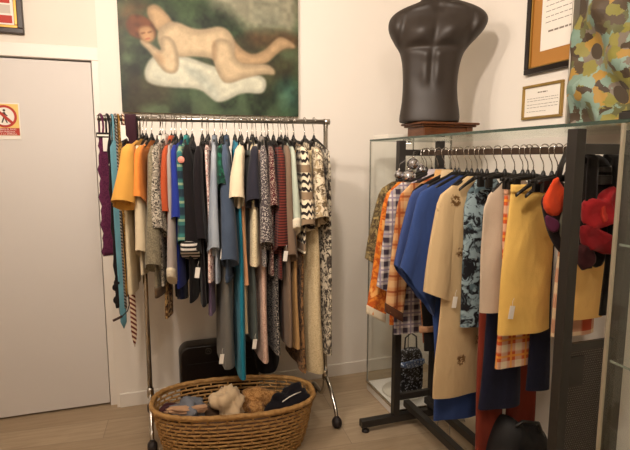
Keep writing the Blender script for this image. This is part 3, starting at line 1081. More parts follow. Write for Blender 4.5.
M_straw = straw_mat()
root = thing('wicker_basket', 'oval wicker basket full of clothes under the chrome rail', 'basket', BC, BROT)
bk = MB()
NR = 13
for i in range(NR):
    s = i / (NR - 1)
    a, b = b_ab(s)
    bk.loop(oval(a, b, 120, .012 + s * (BH - .03), .0012, i * PI), .0055, 6)
for i in range(NR - 1):
    s = (i + .5) / (NR - 1)
    a, b = b_ab(s)
    o_ = oval(a, b, 66, .012 + s * (BH - .03))
    for k, p in enumerate(o_):
        if (k + i) % 2:
            continue
        t = Vector(p)
        bk.tube([t + Vector((0, 0, -.011)), t + Vector((0, 0, .011))], .005, 5)
bk.build('woven_side', M_straw, root)
rim = MB()
a, b = b_ab(1.0)
rim.loop(oval(a + .004, b + .004, 120, BH - .004, .0015), .0125, 8)
rim.build('rim', M_straw, root)
a, b = b_ab(0)
MB().rings([oval(a, b, 60, .004), oval(a, b, 60, .016)]).build('base', M_straw, root)
# two rope handles on the ends


def crumple(name, label, cat, loc, size, mat, seed, rotz=0.0, parts=None, sub=4):
    rng = np.random.RandomState(seed)
    bm = bmesh.new()
    bmesh.ops.create_icosphere(bm, subdivisions=sub, radius=1)
    dirs = rng.randn(14, 3)
    phs = rng.rand(14) * 6
    fr = 1.5 + rng.rand(14) * 5
    for v in bm.verts:
        n = v.co.normalized()
        d = 0
        for k in range(14):
            d += math.sin(fr[k] * n.dot(Vector(dirs[k])) + phs[k]) / fr[k]
        d = 1 + .28 * d
        ridge = abs(math.sin(5 * n.dot(Vector(dirs[0])) + phs[1] + 2 * n.x))
        d += .12 * (1 - ridge) ** 2
        v.co = Vector((n.x * size[0] * d, n.y * size[1] * d, max(n.z, -.5) * size[2] * d))
    for f in bm.faces:
        f.smooth = True
    mb = MB(); mb.bm.free(); mb.bm = bm
    o = mb.build(name, mat, None, loc, rotz)
    return tag(o, label, cat)


def inb(u, v, z):
    c_, s_ = math.cos(BROT), math.sin(BROT)
    return (BC.x + u * c_ - v * s_, BC.y + u * s_ + v * c_, z)


# folded filling that carries the pieces on top
fl = MB()
fl.rings([oval(.27, .125, 40, .02), oval(.30, .14, 40, .06), oval(.335, .15, 40, .13, .004), oval(.32, .14, 40, .165, .006), oval(.2, .08, 40, .18)])
o = fl.build('blanket', fab('plain', '#5a4434'), None, BC, BROT)
tag(o, 'brown folded blanket at the bottom of the wicker basket', 'blanket')
crumple('sweater', 'grey blue crumpled sweater at the left in the basket', 'sweater', inb(-.235, .015, .205), (.085, .08, .055), fab('denim', '#6c7078', '#7f828a'), 3)
crumple('scarf', 'wine red scrap of cloth at the left end of the basket', 'cloth', inb(-.32, .03, .19), (.045, .05, .03), fab('plain', '#4a2026'), 5)
crumple('camisole', 'beige pink twisted cloth lying across the grey sweater', 'cloth', inb(-.235, -.05, .235), (.085, .022, .02), fab('plain', '#c79d7a'), 8, .25 - .5)
crumple('blouse', 'crumpled cream blouse in the middle of the basket', 'blouse', inb(-.03, .0, .225), (.085, .09, .09), fab('plain', '#d8bd98'), 11)
crumple('knit_top', 'tan lacy knitted top right of the cream blouse', 'top', inb(.115, .02, .205), (.08, .075, .055), fab('mottle', '#b98b56', '#8d6235', s=.5), 14)
o = crumple('jacket', 'black folded jacket with white piping at the right of the basket', 'jacket', inb(.27, .02, .21), (.095, .07, .055), fab('plain', '#17141a'), 17, .3)
MB().tube([(-.06, -.05, .03), (-.02, -.052, .045), (.02, -.05, .05), (.06, -.04, .045)], .003, 5).build('piping', M_paper, o)

# black suitcase behind the basket
root = thing('suitcase', 'black suitcase with a round emblem against the back wall', 'suitcase', (.37, 2.93, 0))


def rrect(w, h, r, z0, n=8):
    pts = []
    for (cx_, cz_, a0) in ((w - r, h - r, 0), (-w + r, h - r, PI / 2), (-w + r, z0 + r * .5, PI), (w - r, z0 + r * .5, 3 * PI / 2)):
        rr = r if a0 < PI else r * .5
        cx2 = cx_ if a0 < PI else (w - rr) * (1 if cx_ > 0 else -1)
        for k in range(n + 1):
            a = a0 + PI / 2 * k / n
            pts.append((cx2 + rr * math.cos(a), cz_ + rr * math.sin(a)))
    return pts


sh = MB()
rings_ = []
for yy, k in ((-.06, .95), (-.055, .985), (-.04, 1), (.04, 1), (.055, .985), (.06, .95)):
    rings_.append([(p[0] * k, yy, .012 + (p[1] - .18) * k + .18) for p in rrect(.235, .36, .055, 0.0)])
sh.rings(rings_).build('shell', plain('black_shell', '#17110f', .35, 0, .2), root)
mk = MB()
n = 24
mk.loop([(-.07 + .017 * math.cos(2 * PI * k / n), 0, .017 * math.sin(2 * PI * k / n)) for k in range(n)], .0018, 6)
for v in mk.bm.verts:
    v.co = Vector((v.co.x, -.0635 + (v.co.y) * .5, v.co.z + .335))
mk.tube([(-.078, -.0635, .33), (-.07, -.0635, .343), (-.062, -.0635, .33)], .0014, 5)
mk.build('emblem', plain('grey_emblem', '#6a625a', .4), root)
MB().box((-.19, -.064, .262), (.19, -.059, .266), .001).build('seam', M_blackplastic, root)
for s in (-1, 1):
    w = MB().lathe([(.005, -.012), (.018, -.01), (.018, .01), (.005, .012)], (0, 0, 0), 14)
    w.move(Matrix.Translation((s * .17, 0, .018)) @ Matrix.Rotation(PI / 2, 4, 'Y'))
    w.build('wheel', M_rubber, root)

# ------------------------------------------------------------ right: far glass showcase
PX0, PXR = 1.272, 1.84      # front plane of the glass furniture, its wall side
CX1 = 1.56
root = thing('glass_showcase', 'tall narrow glass showcase at the far end of the black rack', 'showcase', (0, 0, 0))
b = MB().box((PX0, 2.345, .0), (CX1, 2.76, .055), .004)
b.build('base', M_white, root)
MB().lathe([(.001, 0), (.125, 0), (.13, .004), (.125, .012), (.001, .013)], ((PX0 + CX1) / 2 + .01, 2.56, .055), 32).build('turntable', plain('cream_disc', '#d9d2c4', .4), root)
for (lo, hi) in (((PX0, 2.35, .055), (PX0 + .005, 2.755, 1.556)), ((CX1 - .005, 2.35, .055), (CX1, 2.755, 1.556)),
                 ((PX0 + .006, 2.35, .055), (CX1 - .006, 2.355, 1.556)), ((PX0 + .006, 2.75, .055), (CX1 - .006, 2.755, 1.556))):
    MB().box(lo, hi).build('glass_pane', M_glass, root)
for (X, Y) in ((PX0, 2.35), (PX0, 2.755), (CX1, 2.35), (CX1, 2.755)):
    MB().box((X - .004, Y - .004, .05), (X + .004, Y + .004, 1.556), .0015).build('corner_edge', plain('showcase_edge', '#a7a49a', .25, .6), root)
MB().box((PX0 - .003, 2.34, .05), (CX1 + .003, 2.348, .066), .001).build('base_rail', M_chrome, root)
MB().box((PX0 - .008, 2.345, .05), (PX0 - .001, 2.76, .066), .001).build('base_rail', M_chrome, root)
MB().box((PX0 + .01, 2.36, 1.02), (CX1 - .01, 2.745, 1.026)).build('glass_shelf', M_glass, root)

dl = MB().lathe([(.001, .0), (.022, 0), (.024, .006), (.024, .012), (.001, .012)], (1.41, 2.55, 1.543), 18)
dl.build('downlight_ring', M_chrome, root)
em = NT('lit_downlight')
em.p.inputs['Emission Color'].default_value = (1, .9, .78, 1)
em.p.inputs['Emission Strength'].default_value = 6.0
MB().lathe([(.001, 0), (.017, 0), (.017, .0008), (.001, .0008)], (1.41, 2.55, 1.5418), 16).build('downlight_lens', em.m, root)
# glass plate bridging the showcases above the rack
root = thing('glass_plate', 'long clear glass plate resting over the showcases and rack', 'glass plate', (0, 0, 0))
MB().box((PX0, .3, 1.558), (PXR, 2.762, 1.568)).build('plate', M_glass, root)
e = MB()
e.box((PX0 - .0015, .3, 1.5575), (PX0 - .0002, 2.762, 1.5685))
e.box((PX0 - .0015, 2.7622, 1.5575), (PXR, 2.7635, 1.5685))
e.build('polished_edge', M_glassedge, root)

# near glass showcase at the right edge
root = thing('glass_showcase', 'glass showcase with shelves at the right edge of the picture', 'showcase', (0, 0, 0))
NY1, NY0 = 1.075, .42
MB().box((PX0, NY0, 0), (PXR, NY1, .06), .004).build('base', M_white, root)
for (lo, hi) in (((PX0, NY0, .06), (PX0 + .005, NY1, 1.556)), ((PX0 + .006, NY1 - .005, .06), (PXR, NY1, 1.556)), ((PX0 + .006, NY0, .06), (PXR, NY0 + .005, 1.556))):
    MB().box(lo, hi).build('glass_pane', M_glass, root)
for Y in (NY0, NY1):
    MB().box((PX0 - .005, Y - .005, .05), (PX0 + .005, Y + .005, 1.556), .002).build('corner_edge', plain('showcase_edge2', '#b8b09c', .3, .5), root)
for z in (.50, .86, 1.21):
    MB().box((PX0 + .008, NY0 + .008, z), (PXR - .01, NY1 - .01, z + .007)).build('glass_shelf', M_glassedge if False else M_glass, root)
    MB().box((PX0 + .0065, NY0 + .008, z), (PX0 + .0078, NY1 - .01, z + .007)).build('shelf_edge', plain('shelf_edge', '#8b958a', .2), root)

# things on the near showcase's shelves
def cup(label, x, y, z, mat, r=.03, h=.05, handle=True):
    c = thing('cup', label, 'cup', (x, y, z))
    MB().lathe([(r * .55, 0), (r * .8, .006), (r, h * .5), (r * 1.02, h), (r * .93, h), (r * .9, h * .5), (r * .6, .01)], (0, 0, 0), 20).build('bowl', mat, c)
    MB().tube([(0, -r * .95, h * .75), (0, -r * 1.5, h * .7), (0, -r * 1.5, h * .3), (0, -r * .85, h * .25)], .004, 6).build('handle', mat, c)
    return c


p = at(624, 357, 1, .98)
zsh = .867
cup('white porcelain cup on the showcase shelf', 1.315, .985, zsh, plain('porcelain', '#c9c2b4', .3), .024, .042)
cup('brown stoneware cup behind the white one on the shelf', 1.62, .80, zsh, plain('stoneware', '#7a6450', .4))
bw = MB().lathe([(.02, 0), (.028, .004), (.055, .03), (.06, .05), (.056, .05), (.05, .03), (.02, .008)], (1.46, .93, 1.217), 24).build('bowl', plain('grey_ceramic', '#8f887c', .4))
tag(bw, 'grey ceramic bowl on the upper showcase shelf', 'bowl')
tcard = MB().box((-.002, -.026, 0), (.002, .026, .06), .0008).build('price_card', M_paper, None, (1.40, .99, 1.218), -.9)
tag(tcard, 'small white price card on the upper showcase shelf', 'card')
for (xx, yy, zz, r_, c_, lb) in ((1.38, .99, .508, .036, '#b9ae9a', 'pale round vase on the lower showcase shelf'), (1.55, .9, .508, .03, '#6b5a48', 'brown round vase on the lower showcase shelf')):
    v_ = MB().lathe([(r_ * .6, 0), (r_ * 1.05, r_ * .6), (r_ * 1.2, r_ * 1.3), (r_ * .9, r_ * 2.1), (r_ * .45, r_ * 2.6), (r_ * .5, r_ * 2.9), (r_ * .38, r_ * 2.9), (r_ * .35, r_ * 2.5)], (xx, yy, zz), 20).build('vase', plain('glaze', c_, .35))
    tag(v_, lb, 'vase')

# ------------------------------------------------------------ right rack: black steel
RX0, RX1, RY0, RY1 = 1.235, 1.463, 1.2, 2.305
RR = 1.487
root = thing('garment_rack', 'black steel garment rack under the glass plate', 'clothes rack', (0, 0, 0))
hp = .0185
for Y in (RY0, RY1):
    for X in (RX0, RX1):
        MB().box((X - hp, Y - hp, .07), (X + hp, Y + hp, 1.547), .002).build('post', M_blackmetal, root)
    MB().box((RX0 + hp, Y - .0125, RR - .016), (RX1 - hp, Y + .0125, RR + .016), .002).build('crossbar', M_blackmetal, root)
    MB().box((RX0 + hp, Y - .012, .15), (RX1 - hp, Y + .012, .185), .002).build('lower_crossbar', M_blackmetal, root)
    xm = (RX0 + RX1) / 2
    MB().box((xm - .32, Y - .019, .03), (xm + .32, Y + .019, .07), .003).build('foot', M_blackmetal, root)
    for s in (-.29, .29):
        MB().lathe([(.008, .03), (.008, .014), (.019, .012), (.021, .002), (.018, 0)], (xm + s, Y, 0), 14).build('levelling_foot', M_rubber, root)
RX = 1.35
MB().box((RX - .011, RY0 + .012, RR - .014), (RX + .011, RY1 - .012, RR + .012), .003).build('hanging_bar', plain('worn_bar', '#4a3a2e', .4, .4), root)
for X in (RX0 + .06, RX1 - .04):
    MB().box((X - .018, RY0 + .012, .115), (X + .018, RY1 - .012, .15), .002).build('stretcher', M_blackmetal, root)


def mesh_mat():
    m = NT('perforated_sheet', .5)
    m.color('#3a332c')
    x, y, z = m.xyz()
    p = 1 / .008
    row = m.math('FLOOR', m.math('MULTIPLY', z, p))
    fx = m.math('SUBTRACT', m.math('FRACT', m.math('ADD', m.math('MULTIPLY', x, p), m.math('MULTIPLY', row, .5))), .5)
    fz = m.math('SUBTRACT', m.math('FRACT', m.math('MULTIPLY', z, p)), .5)
    d = m.math('ADD', m.math('MULTIPLY', fx, fx), m.math('MULTIPLY', fz, fz))
    hole = m.math('LESS_THAN', d, .1)
    tr = m.node('ShaderNodeBsdfTransparent')
    mx = m.node('ShaderNodeMixShader', {0: hole, 1: m.p.outputs[0], 2: tr.outputs[0]})
    m.t.links.new(mx.outputs[0], m.out.inputs[0])
    return m.m


MB().box((RX0 + hp, RY0 - .002, .19), (RX1 - hp, RY0 + .001, .845)).build('perforated_panel', mesh_mat(), root)
MB().box((RX0 + hp, RY0 - .008, .845), (RX1 - hp, RY0 + .008, .87), .002).build('panel_rail', M_blackmetal, root)
MB().box((RX0 + hp + .012, RY0 - .006, .725), (RX0 + hp + .07, RY0 - .0022, .825), .001).build('name_plate', plain('dark_plate', '#29241f', .4), root)


def RYpx(px):
    return at(px, 150, 0, RX).y


ROT = PI / 2     # local -y lies towards +x, local +x towards +y
RB = '#1a1512'
right_items = [
    # y, kind, name, label, cat, material, hem z, options
    (2.245, 'g', 'shirt', 'olive brown patterned shirt at the far end of the black rack', 'shirt', fab('mottle', '#7a6a48', '#4a3c28', '#a08a58', s=.8), (370, 285), dict(hw=.225, sleeve=.40, sl=(.05, .05, .016), out=.09)),
    (2.195, 'g', 'blouse', 'orange flowered blouse with cream sleeve ends', 'blouse', fab('mottle', '#d9822e', '#b5541e', '#e6a860', s=1.6), (380, 326), dict(hw=.215, sleeve=.66, sl=(.055, .05, .016), out=.105, cuff=fab('plain', '#e0d0b4'))),
    (2.14, 'g', 'shirt', 'white, purple and black checked flannel shirt', 'shirt', fab('plaid', '#cfc4be', '#3c3340', '#7e6f86', s=1.3), (392, 335), dict(hw=.22, sleeve=.52, sl=(.06, .055, .018), out=.07, collar=fab('plain', '#b9aeb0'))),
    (2.08, 'g', 'shirt', 'rust and cream checked shirt with brown cuffs', 'shirt', fab('plaid', '#b5703e', '#cda374', '#8a3c1c', s=1.0), (405, 345), dict(hw=.21, hem=.13, skew=-.04, sleeve=.62, sl=(.055, .045, .018), out=.075, cuff=fab('plain', '#5a3520'), collar=fab('plain', '#cfa36c'))),
    (2.025, 'g', 'jacket', 'black jacket with a cream shoulder edge', 'jacket', fab('plain', RB), (415, 352), dict(hw=.19, hem=.14, sleeve=.40, sl=(.05, .045, .018), out=.04, skew=-.02, collar=fab('plain', '#cdb48c'), belt=(.72, fab('plain', '#b98a66'), .03))),
    (1.965, 'g', 'tunic', 'long blue tunic with short sleeves, the farther blue one', 'tunic', fab('plain', '#3b4c7e'), (415, 396), dict(hw=.2, hem=.13, sleeve=.44, sl=(.06, .085, .022), out=.075, fold=.008, skew=-.06, slsl=.1)),
    (1.905, 'g', 'tunic', 'long blue tunic just behind the beige leaf print dress', 'tunic', fab('plain', '#344a80'), (450, 418), dict(hw=.195, hem=.15, sleeve=.46, sl=(.065, .09, .022), out=.075, fold=.009, skew=-.03, slsl=.12)),
    (1.83, 'g', 'dress', 'beige short sleeved dress with brown leaf prints', 'dress', fab('leafprint', '#c9ad82', '#6b4a26', s=1.0), (455, 394), dict(hw=.155, hem=.185, sleeve=.47, sl=(.055, .075, .022), out=.05, fold=.006, tags=[(-.03, .11, -.62)])),
    (1.765, 'g', 'blouse', 'teal blouse with black brush pattern', 'blouse', fab('mottle', '#8fa3a8', '#1a1a1e', '#56696f', s=2.2), (480, 325), dict(hw=.103, hem=.1, t=.013, neckw=.035)),
    (1.705, 'b', 'trousers', 'long rust red wide trousers reaching almost to the floor', 'trousers', fab('plain', '#7d2f1e'), (520, 462), dict(z0=-.155, w0=.08, w1=.155, t=.02, fold=.009, legs=True, cy=-.10)),
    (1.60, 'g', 'blouse', 'cream grey crinkled blouse beside the yellow skirt', 'blouse', fab('plain', '#c7b39c'), (490, 312), dict(hw=.132, hem=.13, t=.013, fold=.008, fq=40, neckw=.035)),
    (1.655, 'b', 'skirt', 'navy blue long skirt below the orange plaid one', 'skirt', fab('plain', '#1b1c30'), (505, 405), dict(z0=-.155, w0=.045, w1=.1, t=.016, cy=-.03)),
    (1.555, 'b', 'skirt', 'orange and white plaid skirt below the yellow skirt', 'skirt', fab('plaid', '#c9582a', '#ead6b4', '#e8a040', s=1.1), (515, 365), dict(z0=-.135, w0=.085, w1=.088, t=.014, cy=-.008)),
    (1.528, 'b', 'skirt', 'dark navy narrow skirt at the right behind the bright yellow one', 'skirt', fab('plain', '#17182a'), (540, 388), dict(z0=-.15, w0=.035, w1=.05, t=.01, cy=-.10)),
    (1.50, 'b', 'skirt', 'bright yellow skirt with a white tag, left of the near rack post', 'skirt', fab('plain', '#ecc067'), (530, 331), dict(z0=-.125, w0=.096, w1=.124, t=.014, fold=.007, cy=-.004, tags=[(-.03, .085, -.57)])),
]
for y, kd, nm, lb, cat, mat, hz, op in right_items:
    op = dict(op)
    hz = at(hz[0], hz[1], 1, y).z
    rot = PI / 2 + math.radians(random.uniform(-3, 3))
    hang = ' '.join(('black hanger carrying the ' + lb).split()[:16])
    if kd == 'g':
        neck = -.104
        make_hanger(hang, RX, y, RR, rot, half=op.get('hw', .2) - .03, drop=.06, neck=.09, group='hangers on the black rack', hookr=.02)
        garment(nm, lb, cat, (RX, y, RR), rot, mat, RR + neck - hz, neck=neck, **op)
    else:
        z0 = op.pop('z0')
        make_hanger(hang, RX, y, RR, rot, half=.1, neck=.088, clip=True, group='hangers on the black rack', hookr=.02)
        bottoms(nm, lb, cat, (RX, y, RR), rot, mat, z0, hz - RR, **op)
# empty looking hooks of further hangers between the clothes
for y, wh in ((2.27, 'behind the olive patterned shirt'), (1.995, 'between the black jacket and the blue tunics'), (1.87, 'between the blue tunic and the beige dress'),
              (1.80, 'between the beige dress and the teal blouse'), (1.45, 'just in front of the yellow skirt'), (1.41, 'next to the colourful sling bag')):
    make_hanger('empty black hanger ' + wh, RX, y, RR, PI / 2 + random.uniform(-.06, .06), half=.11, neck=.09, group='hangers on the black rack', hookr=.02)

# amber skirt and plaid skirt seen beyond the near post
make_hanger('black hanger carrying the amber skirt beside the backpack', RX, 1.345, RR, PI / 2, half=.12, neck=.088, clip=True, group='hangers on the black rack', hookr=.02)
bottoms('skirt', 'amber yellow skirt hanging right of the near rack post', 'skirt', (RX, 1.345, RR), PI / 2, fab('plain', '#e0b065'), -.15, at(592, 316, 1, 1.345).z - RR, .07, .085, t=.014, cy=-.115)
make_hanger('black hanger carrying the checked skirt behind the amber one', RX, 1.385, RR, PI / 2, half=.12, neck=.088, clip=True, group='hangers on the black rack', hookr=.02)
bottoms('skirt', 'red and cream checked skirt showing below the amber skirt', 'skirt', (RX, 1.385, RR), PI / 2, fab('plaid', '#b54a2e', '#e2c8a4', s=.8), -.15, at(592, 331, 1, 1.385).z - RR, .08, .10, t=.012, cy=-.12)

# colourful sling bag in front of the yellow skirt
root = thing('sling_bag', 'small sling bag of orange, purple and grey panels on a black strap', 'bag', (1.325, 1.335, RR))


def puffy(poly, yc, th, k=.8, crease=0.0, seed=1.0):
    p = smooth_poly(poly, 2 if crease < .004 else 1)
    if crease >= .004:
        p = [tuple(Vector(a).lerp(Vector(b), k_ / 4)) for a, b in zip(p, p[1:] + p[:1]) for k_ in range(4)]
    cx_ = sum(q[0] for q in p) / len(p); cz_ = sum(q[1] for q in p) / len(p)
    out = []
    for yy, s in ((-th * .9, .3), (-th, k * .75), (-th * .85, k), (-th * .5, .95), (0, 1), (th * .5, .95), (th * .85, k), (th, k * .75), (th * .9, .3)):
        r_ = []
        for q in p:
            x_, z_ = cx_ + (q[0] - cx_) * s, cz_ + (q[1] - cz_) * s
            w_ = crease * (math.sin(seed + 48 * x_ + 31 * z_) + .6 * math.sin(2.3 * seed - 39 * x_ + 70 * z_))
            r_.append((x_, yc + yy + (w_ if yy < 0 else 0), z_))
        out.append(r_)
    return out


sb = [(-.085, -.16), (-.07, -.21), (-.045, -.28), (-.0, -.345), (.05, -.38), (.07, -.3), (.06, -.19), (.03, -.135), (-.01, -.12), (-.05, -.13)]
MB().rings(puffy(sb, 0, .018, .85, .002)).build('bag_body', fab('plain', '#241a1c'), root)
MB().rings(puffy([(-.092, -.165), (-.075, -.135), (-.04, -.08), (-.02, -.115), (.022, -.15), (.0, -.2), (-.04, -.225), (-.08, -.205)], -.016, .007, .95, .004)).build('orange_panel', fab('plain', '#dd4a22'), root)
MB().rings(puffy([(-.082, -.21), (-.035, -.228), (-.02, -.25), (-.03, -.28), (-.068, -.262)], -.016, .005, .95, .004)).build('purple_panel', fab('plain', '#5c2440'), root)
MB().rings(puffy([(-.022, -.225), (.015, -.175), (.05, -.18), (.062, -.355), (.03, -.345), (-.005, -.305), (-.022, -.27)], -.016, .006, .95, .004)).build('grey_panel', fab('plain', '#6d6a5c'), root)
strip(MB(), [(-.02, .004, -.12), (-.005, .004, -.05), (.005, -.01, .0), (.025, 0, .018), (.045, .012, 0.0), (.05, .01, -.1), (.04, .006, -.2)], (0, 1, 0), .022, .004).build('strap', M_blackplastic, root)

# red and black backpack on the near crossbar
root = thing('backpack', 'red and black backpack hanging at the near end of the rack', 'backpack', (1.405, 1.275, 0))
bp = [(-.06, 1.40), (-.03, 1.47), (.05, 1.47), (.07, 1.38), (.07, 1.14), (.055, 1.08), (.01, 1.1), (-.04, 1.18), (-.06, 1.28)]
MB().rings(puffy(bp, .012, .034, .8)).build('pack_body', fab('plain', '#17120f'), root)
MB().rings(puffy([(-.085, 1.31), (-.06, 1.335), (-.02, 1.325), (.0, 1.355), (.05, 1.375), (.085, 1.30), (.08, 1.235), (.03, 1.25), (-.01, 1.225), (-.07, 1.235)], -.034, .024, .88, .009, 2)).build('red_flap', fab('plain', '#a82429'), root)
MB().rings(puffy([(-.09, 1.24), (-.06, 1.25), (-.02, 1.235), (.05, 1.195), (.088, 1.225), (.088, 1.15), (.03, 1.14), (-.03, 1.16), (-.07, 1.165)], -.036, .022, .88, .008, 4)).build('front_pocket', fab('plain', '#861a20'), root)
MB().rings(puffy([(-.085, 1.18), (-.045, 1.185), (-.02, 1.15), (-.03, 1.11), (-.075, 1.09)], -.03, .016, .85, .005, 3)).build('dark_base', fab('plain', '#3a1618'), root)
MB().rings(puffy([(-.03, 1.325), (.01, 1.345), (.0, 1.26), (-.025, 1.25)], -.054, .008, .85, .004, 5)).build('bright_panel', fab('plain', '#c03a2c'), root)
for xs, zb_ in ((-.05, 1.22), (.052, .93)):
    strip(MB(), [(xs, .03, 1.30), (xs, .02, 1.42), (xs, .0, 1.478), (xs, -.03, 1.46), (xs, -.03, 1.40), (xs, -.034, 1.3), (xs + .004, -.03, 1.1), (xs, -.026, zb_)], (1, 0, 0), .042, .008).build('shoulder_strap', fab('plain', '#17120f'), root)
bk_ = MB()
bk_.box((-.022, -.04, 1.375), (.026, -.022, 1.405), .003)
bk_.box((-.018, -.04, 1.415), (.022, -.022, 1.432), .003)
bk_.build('buckle', plain('buckle_black', '#2a2522', .3), root)

# silver ornaments hanging in the far showcase end of the rail
def orb(label, px, py, Y, r):
    c = at(px, py, 1, Y)
    o = thing('silver_bauble', label, 'bauble', c, 0, 'silver baubles')
    bm = bmesh.new()
    bmesh.ops.create_icosphere(bm, subdivisions=3, radius=r)
    mb = MB(); mb.bm.free(); mb.bm = bm
    mb.build('ball', M_mirror, o)
    MB().lathe([(.004, r - .001), (.006, r), (.006, r + .008), (.003, r + .009)], (0, 0, 0), 10).build('cap', M_chrome, o)
    MB().tube([(0, 0, r + .006), (.002, 0, r + .03), (RX - .03 - c.x, 2.26 - c.y, RR - c.z + .013)], .0009, 5).build('thread', M_steel, o)


M_mirror = plain('mirror_silver', '#d8d8e0', .12, 1.0)
orb('silver bauble, upper one of the cluster by the far rack post', 413, 164, 2.25, .03)
orb('large silver bauble low in the cluster, catching blue light', 409, 177, 2.22, .036)
orb('small silver bauble at the left of the cluster', 399, 175, 2.26, .024)
orb('silver bauble at the right of the cluster beside the hooks', 421, 170, 2.265, .027)

# glittering bag standing in the far showcase
root = thing('glitter_bag', 'black glitter bag with a blue silver band in the glass showcase', 'bag', (1.415, 2.47, .069))
gb = [(-.075, 0), (.075, 0), (.08, .12), (.075, .25), (.05, .3), (-.05, .3), (-.075, .25), (-.08, .12)]
MB().rings(puffy(gb, 0, .04, .85)).build('bag_body', fab('glitter', '#1c1a1c', '#8a8a92'), root)
MB().rings(puffy([(-.08, .185), (.08, .195), (.078, .245), (-.078, .235)], -.025, .02, .92)).build('sequin_band', fab('glitter', '#5d6f92', '#c5cede'), root)
MB().tube([(-.04, 0, .29), (-.035, 0, .36), (0, 0, .385), (.035, 0, .36), (.04, 0, .29)], .005, 6).build('handle', M_blackplastic, root)

# floor things under the rack
root = thing('shoulder_bag', 'soft black bag slumped on the floor below the yellow skirt', 'bag', (1.50, 1.66, 0), .1)
sbp = [(-.15, .0), (.15, .0), (.17, .11), (.13, .25), (.07, .31), (-.0, .30), (-.05, .36), (-.11, .35), (-.16, .23), (-.17, .08)]
MB().rings(puffy(sbp, 0, .085, .72)).build('bag_body', plain('black_leather', '#121011', .7, 0, .1), root)
MB().tube([(-.1, -.03, .31), (-.05, -.06, .36), (.03, -.07, .34), (.09, -.05, .25)], .008, 8).build('handle', M_blackplastic, root)
MB().box((-.06, -.095, .035), (-.045, -.088, .05), .002).build('clasp', M_chrome, root)
root = thing('cardboard_box', 'low cream box on the floor behind the rust trousers', 'box', (1.6, 2.05, 0), .05)
MB().box((-.13, -.1, 0), (.13, .1, .09), .003).build('box_body', plain('cream_card', '#b8a88e', .8, 0, .1), root)
MB().box((-.135, -.105, .07), (.135, .105, .1), .003).build('lid', plain('cream_card_lid', '#c4b498', .8, 0, .1), root)
root = thing('shoe_rack', 'small wire stand on the floor near the rack foot', 'stand', (1.47, 2.12, 0))
w_ = MB()
for s in (-1, 1):
    w_.tube([(s * .05, -.06, 0), (s * .045, -.05, .11), (s * .045, .05, .11), (s * .05, .06, 0)], .003, 6)
w_.build('wire_frame', M_steel, root)
q = MB()
for i in range(5):
    q.tube([(-.045, -.05 + .025 * i, .11), (.045, -.05 + .025 * i, .11)], .0025, 6)
q.build('wire_top', M_steel, root)

# ------------------------------------------------------------ on the glass plate
ZP = 1.5685
pd_ = thing('wooden_pedestal', 'varnished wooden pedestal under the torso', 'pedestal', (1.475, 2.335, ZP))
pw, pdp = .155, .095
MB().box((-pw + .012, -pdp + .012, 0), (pw - .012, pdp - .012, .05), .003).build('drum', M_pedwood, pd_)
tp = MB()
tp.box((-pw - .004, -pdp - .004, .05), (pw + .004, pdp + .004, .06), .004)
tp.box((-pw - .016, -pdp - .016, .06), (pw + .016, pdp + .016, .072), .005)
tp.build('moulded_top', M_pedwood, pd_)
for sx in (-1, 1):
    MB().box((sx * (pw - .03) - .018, -pdp + .006, 0), (sx * (pw - .03) + .018, -pdp + .013, .05), .002).build('corner_block', M_pedwood, pd_)

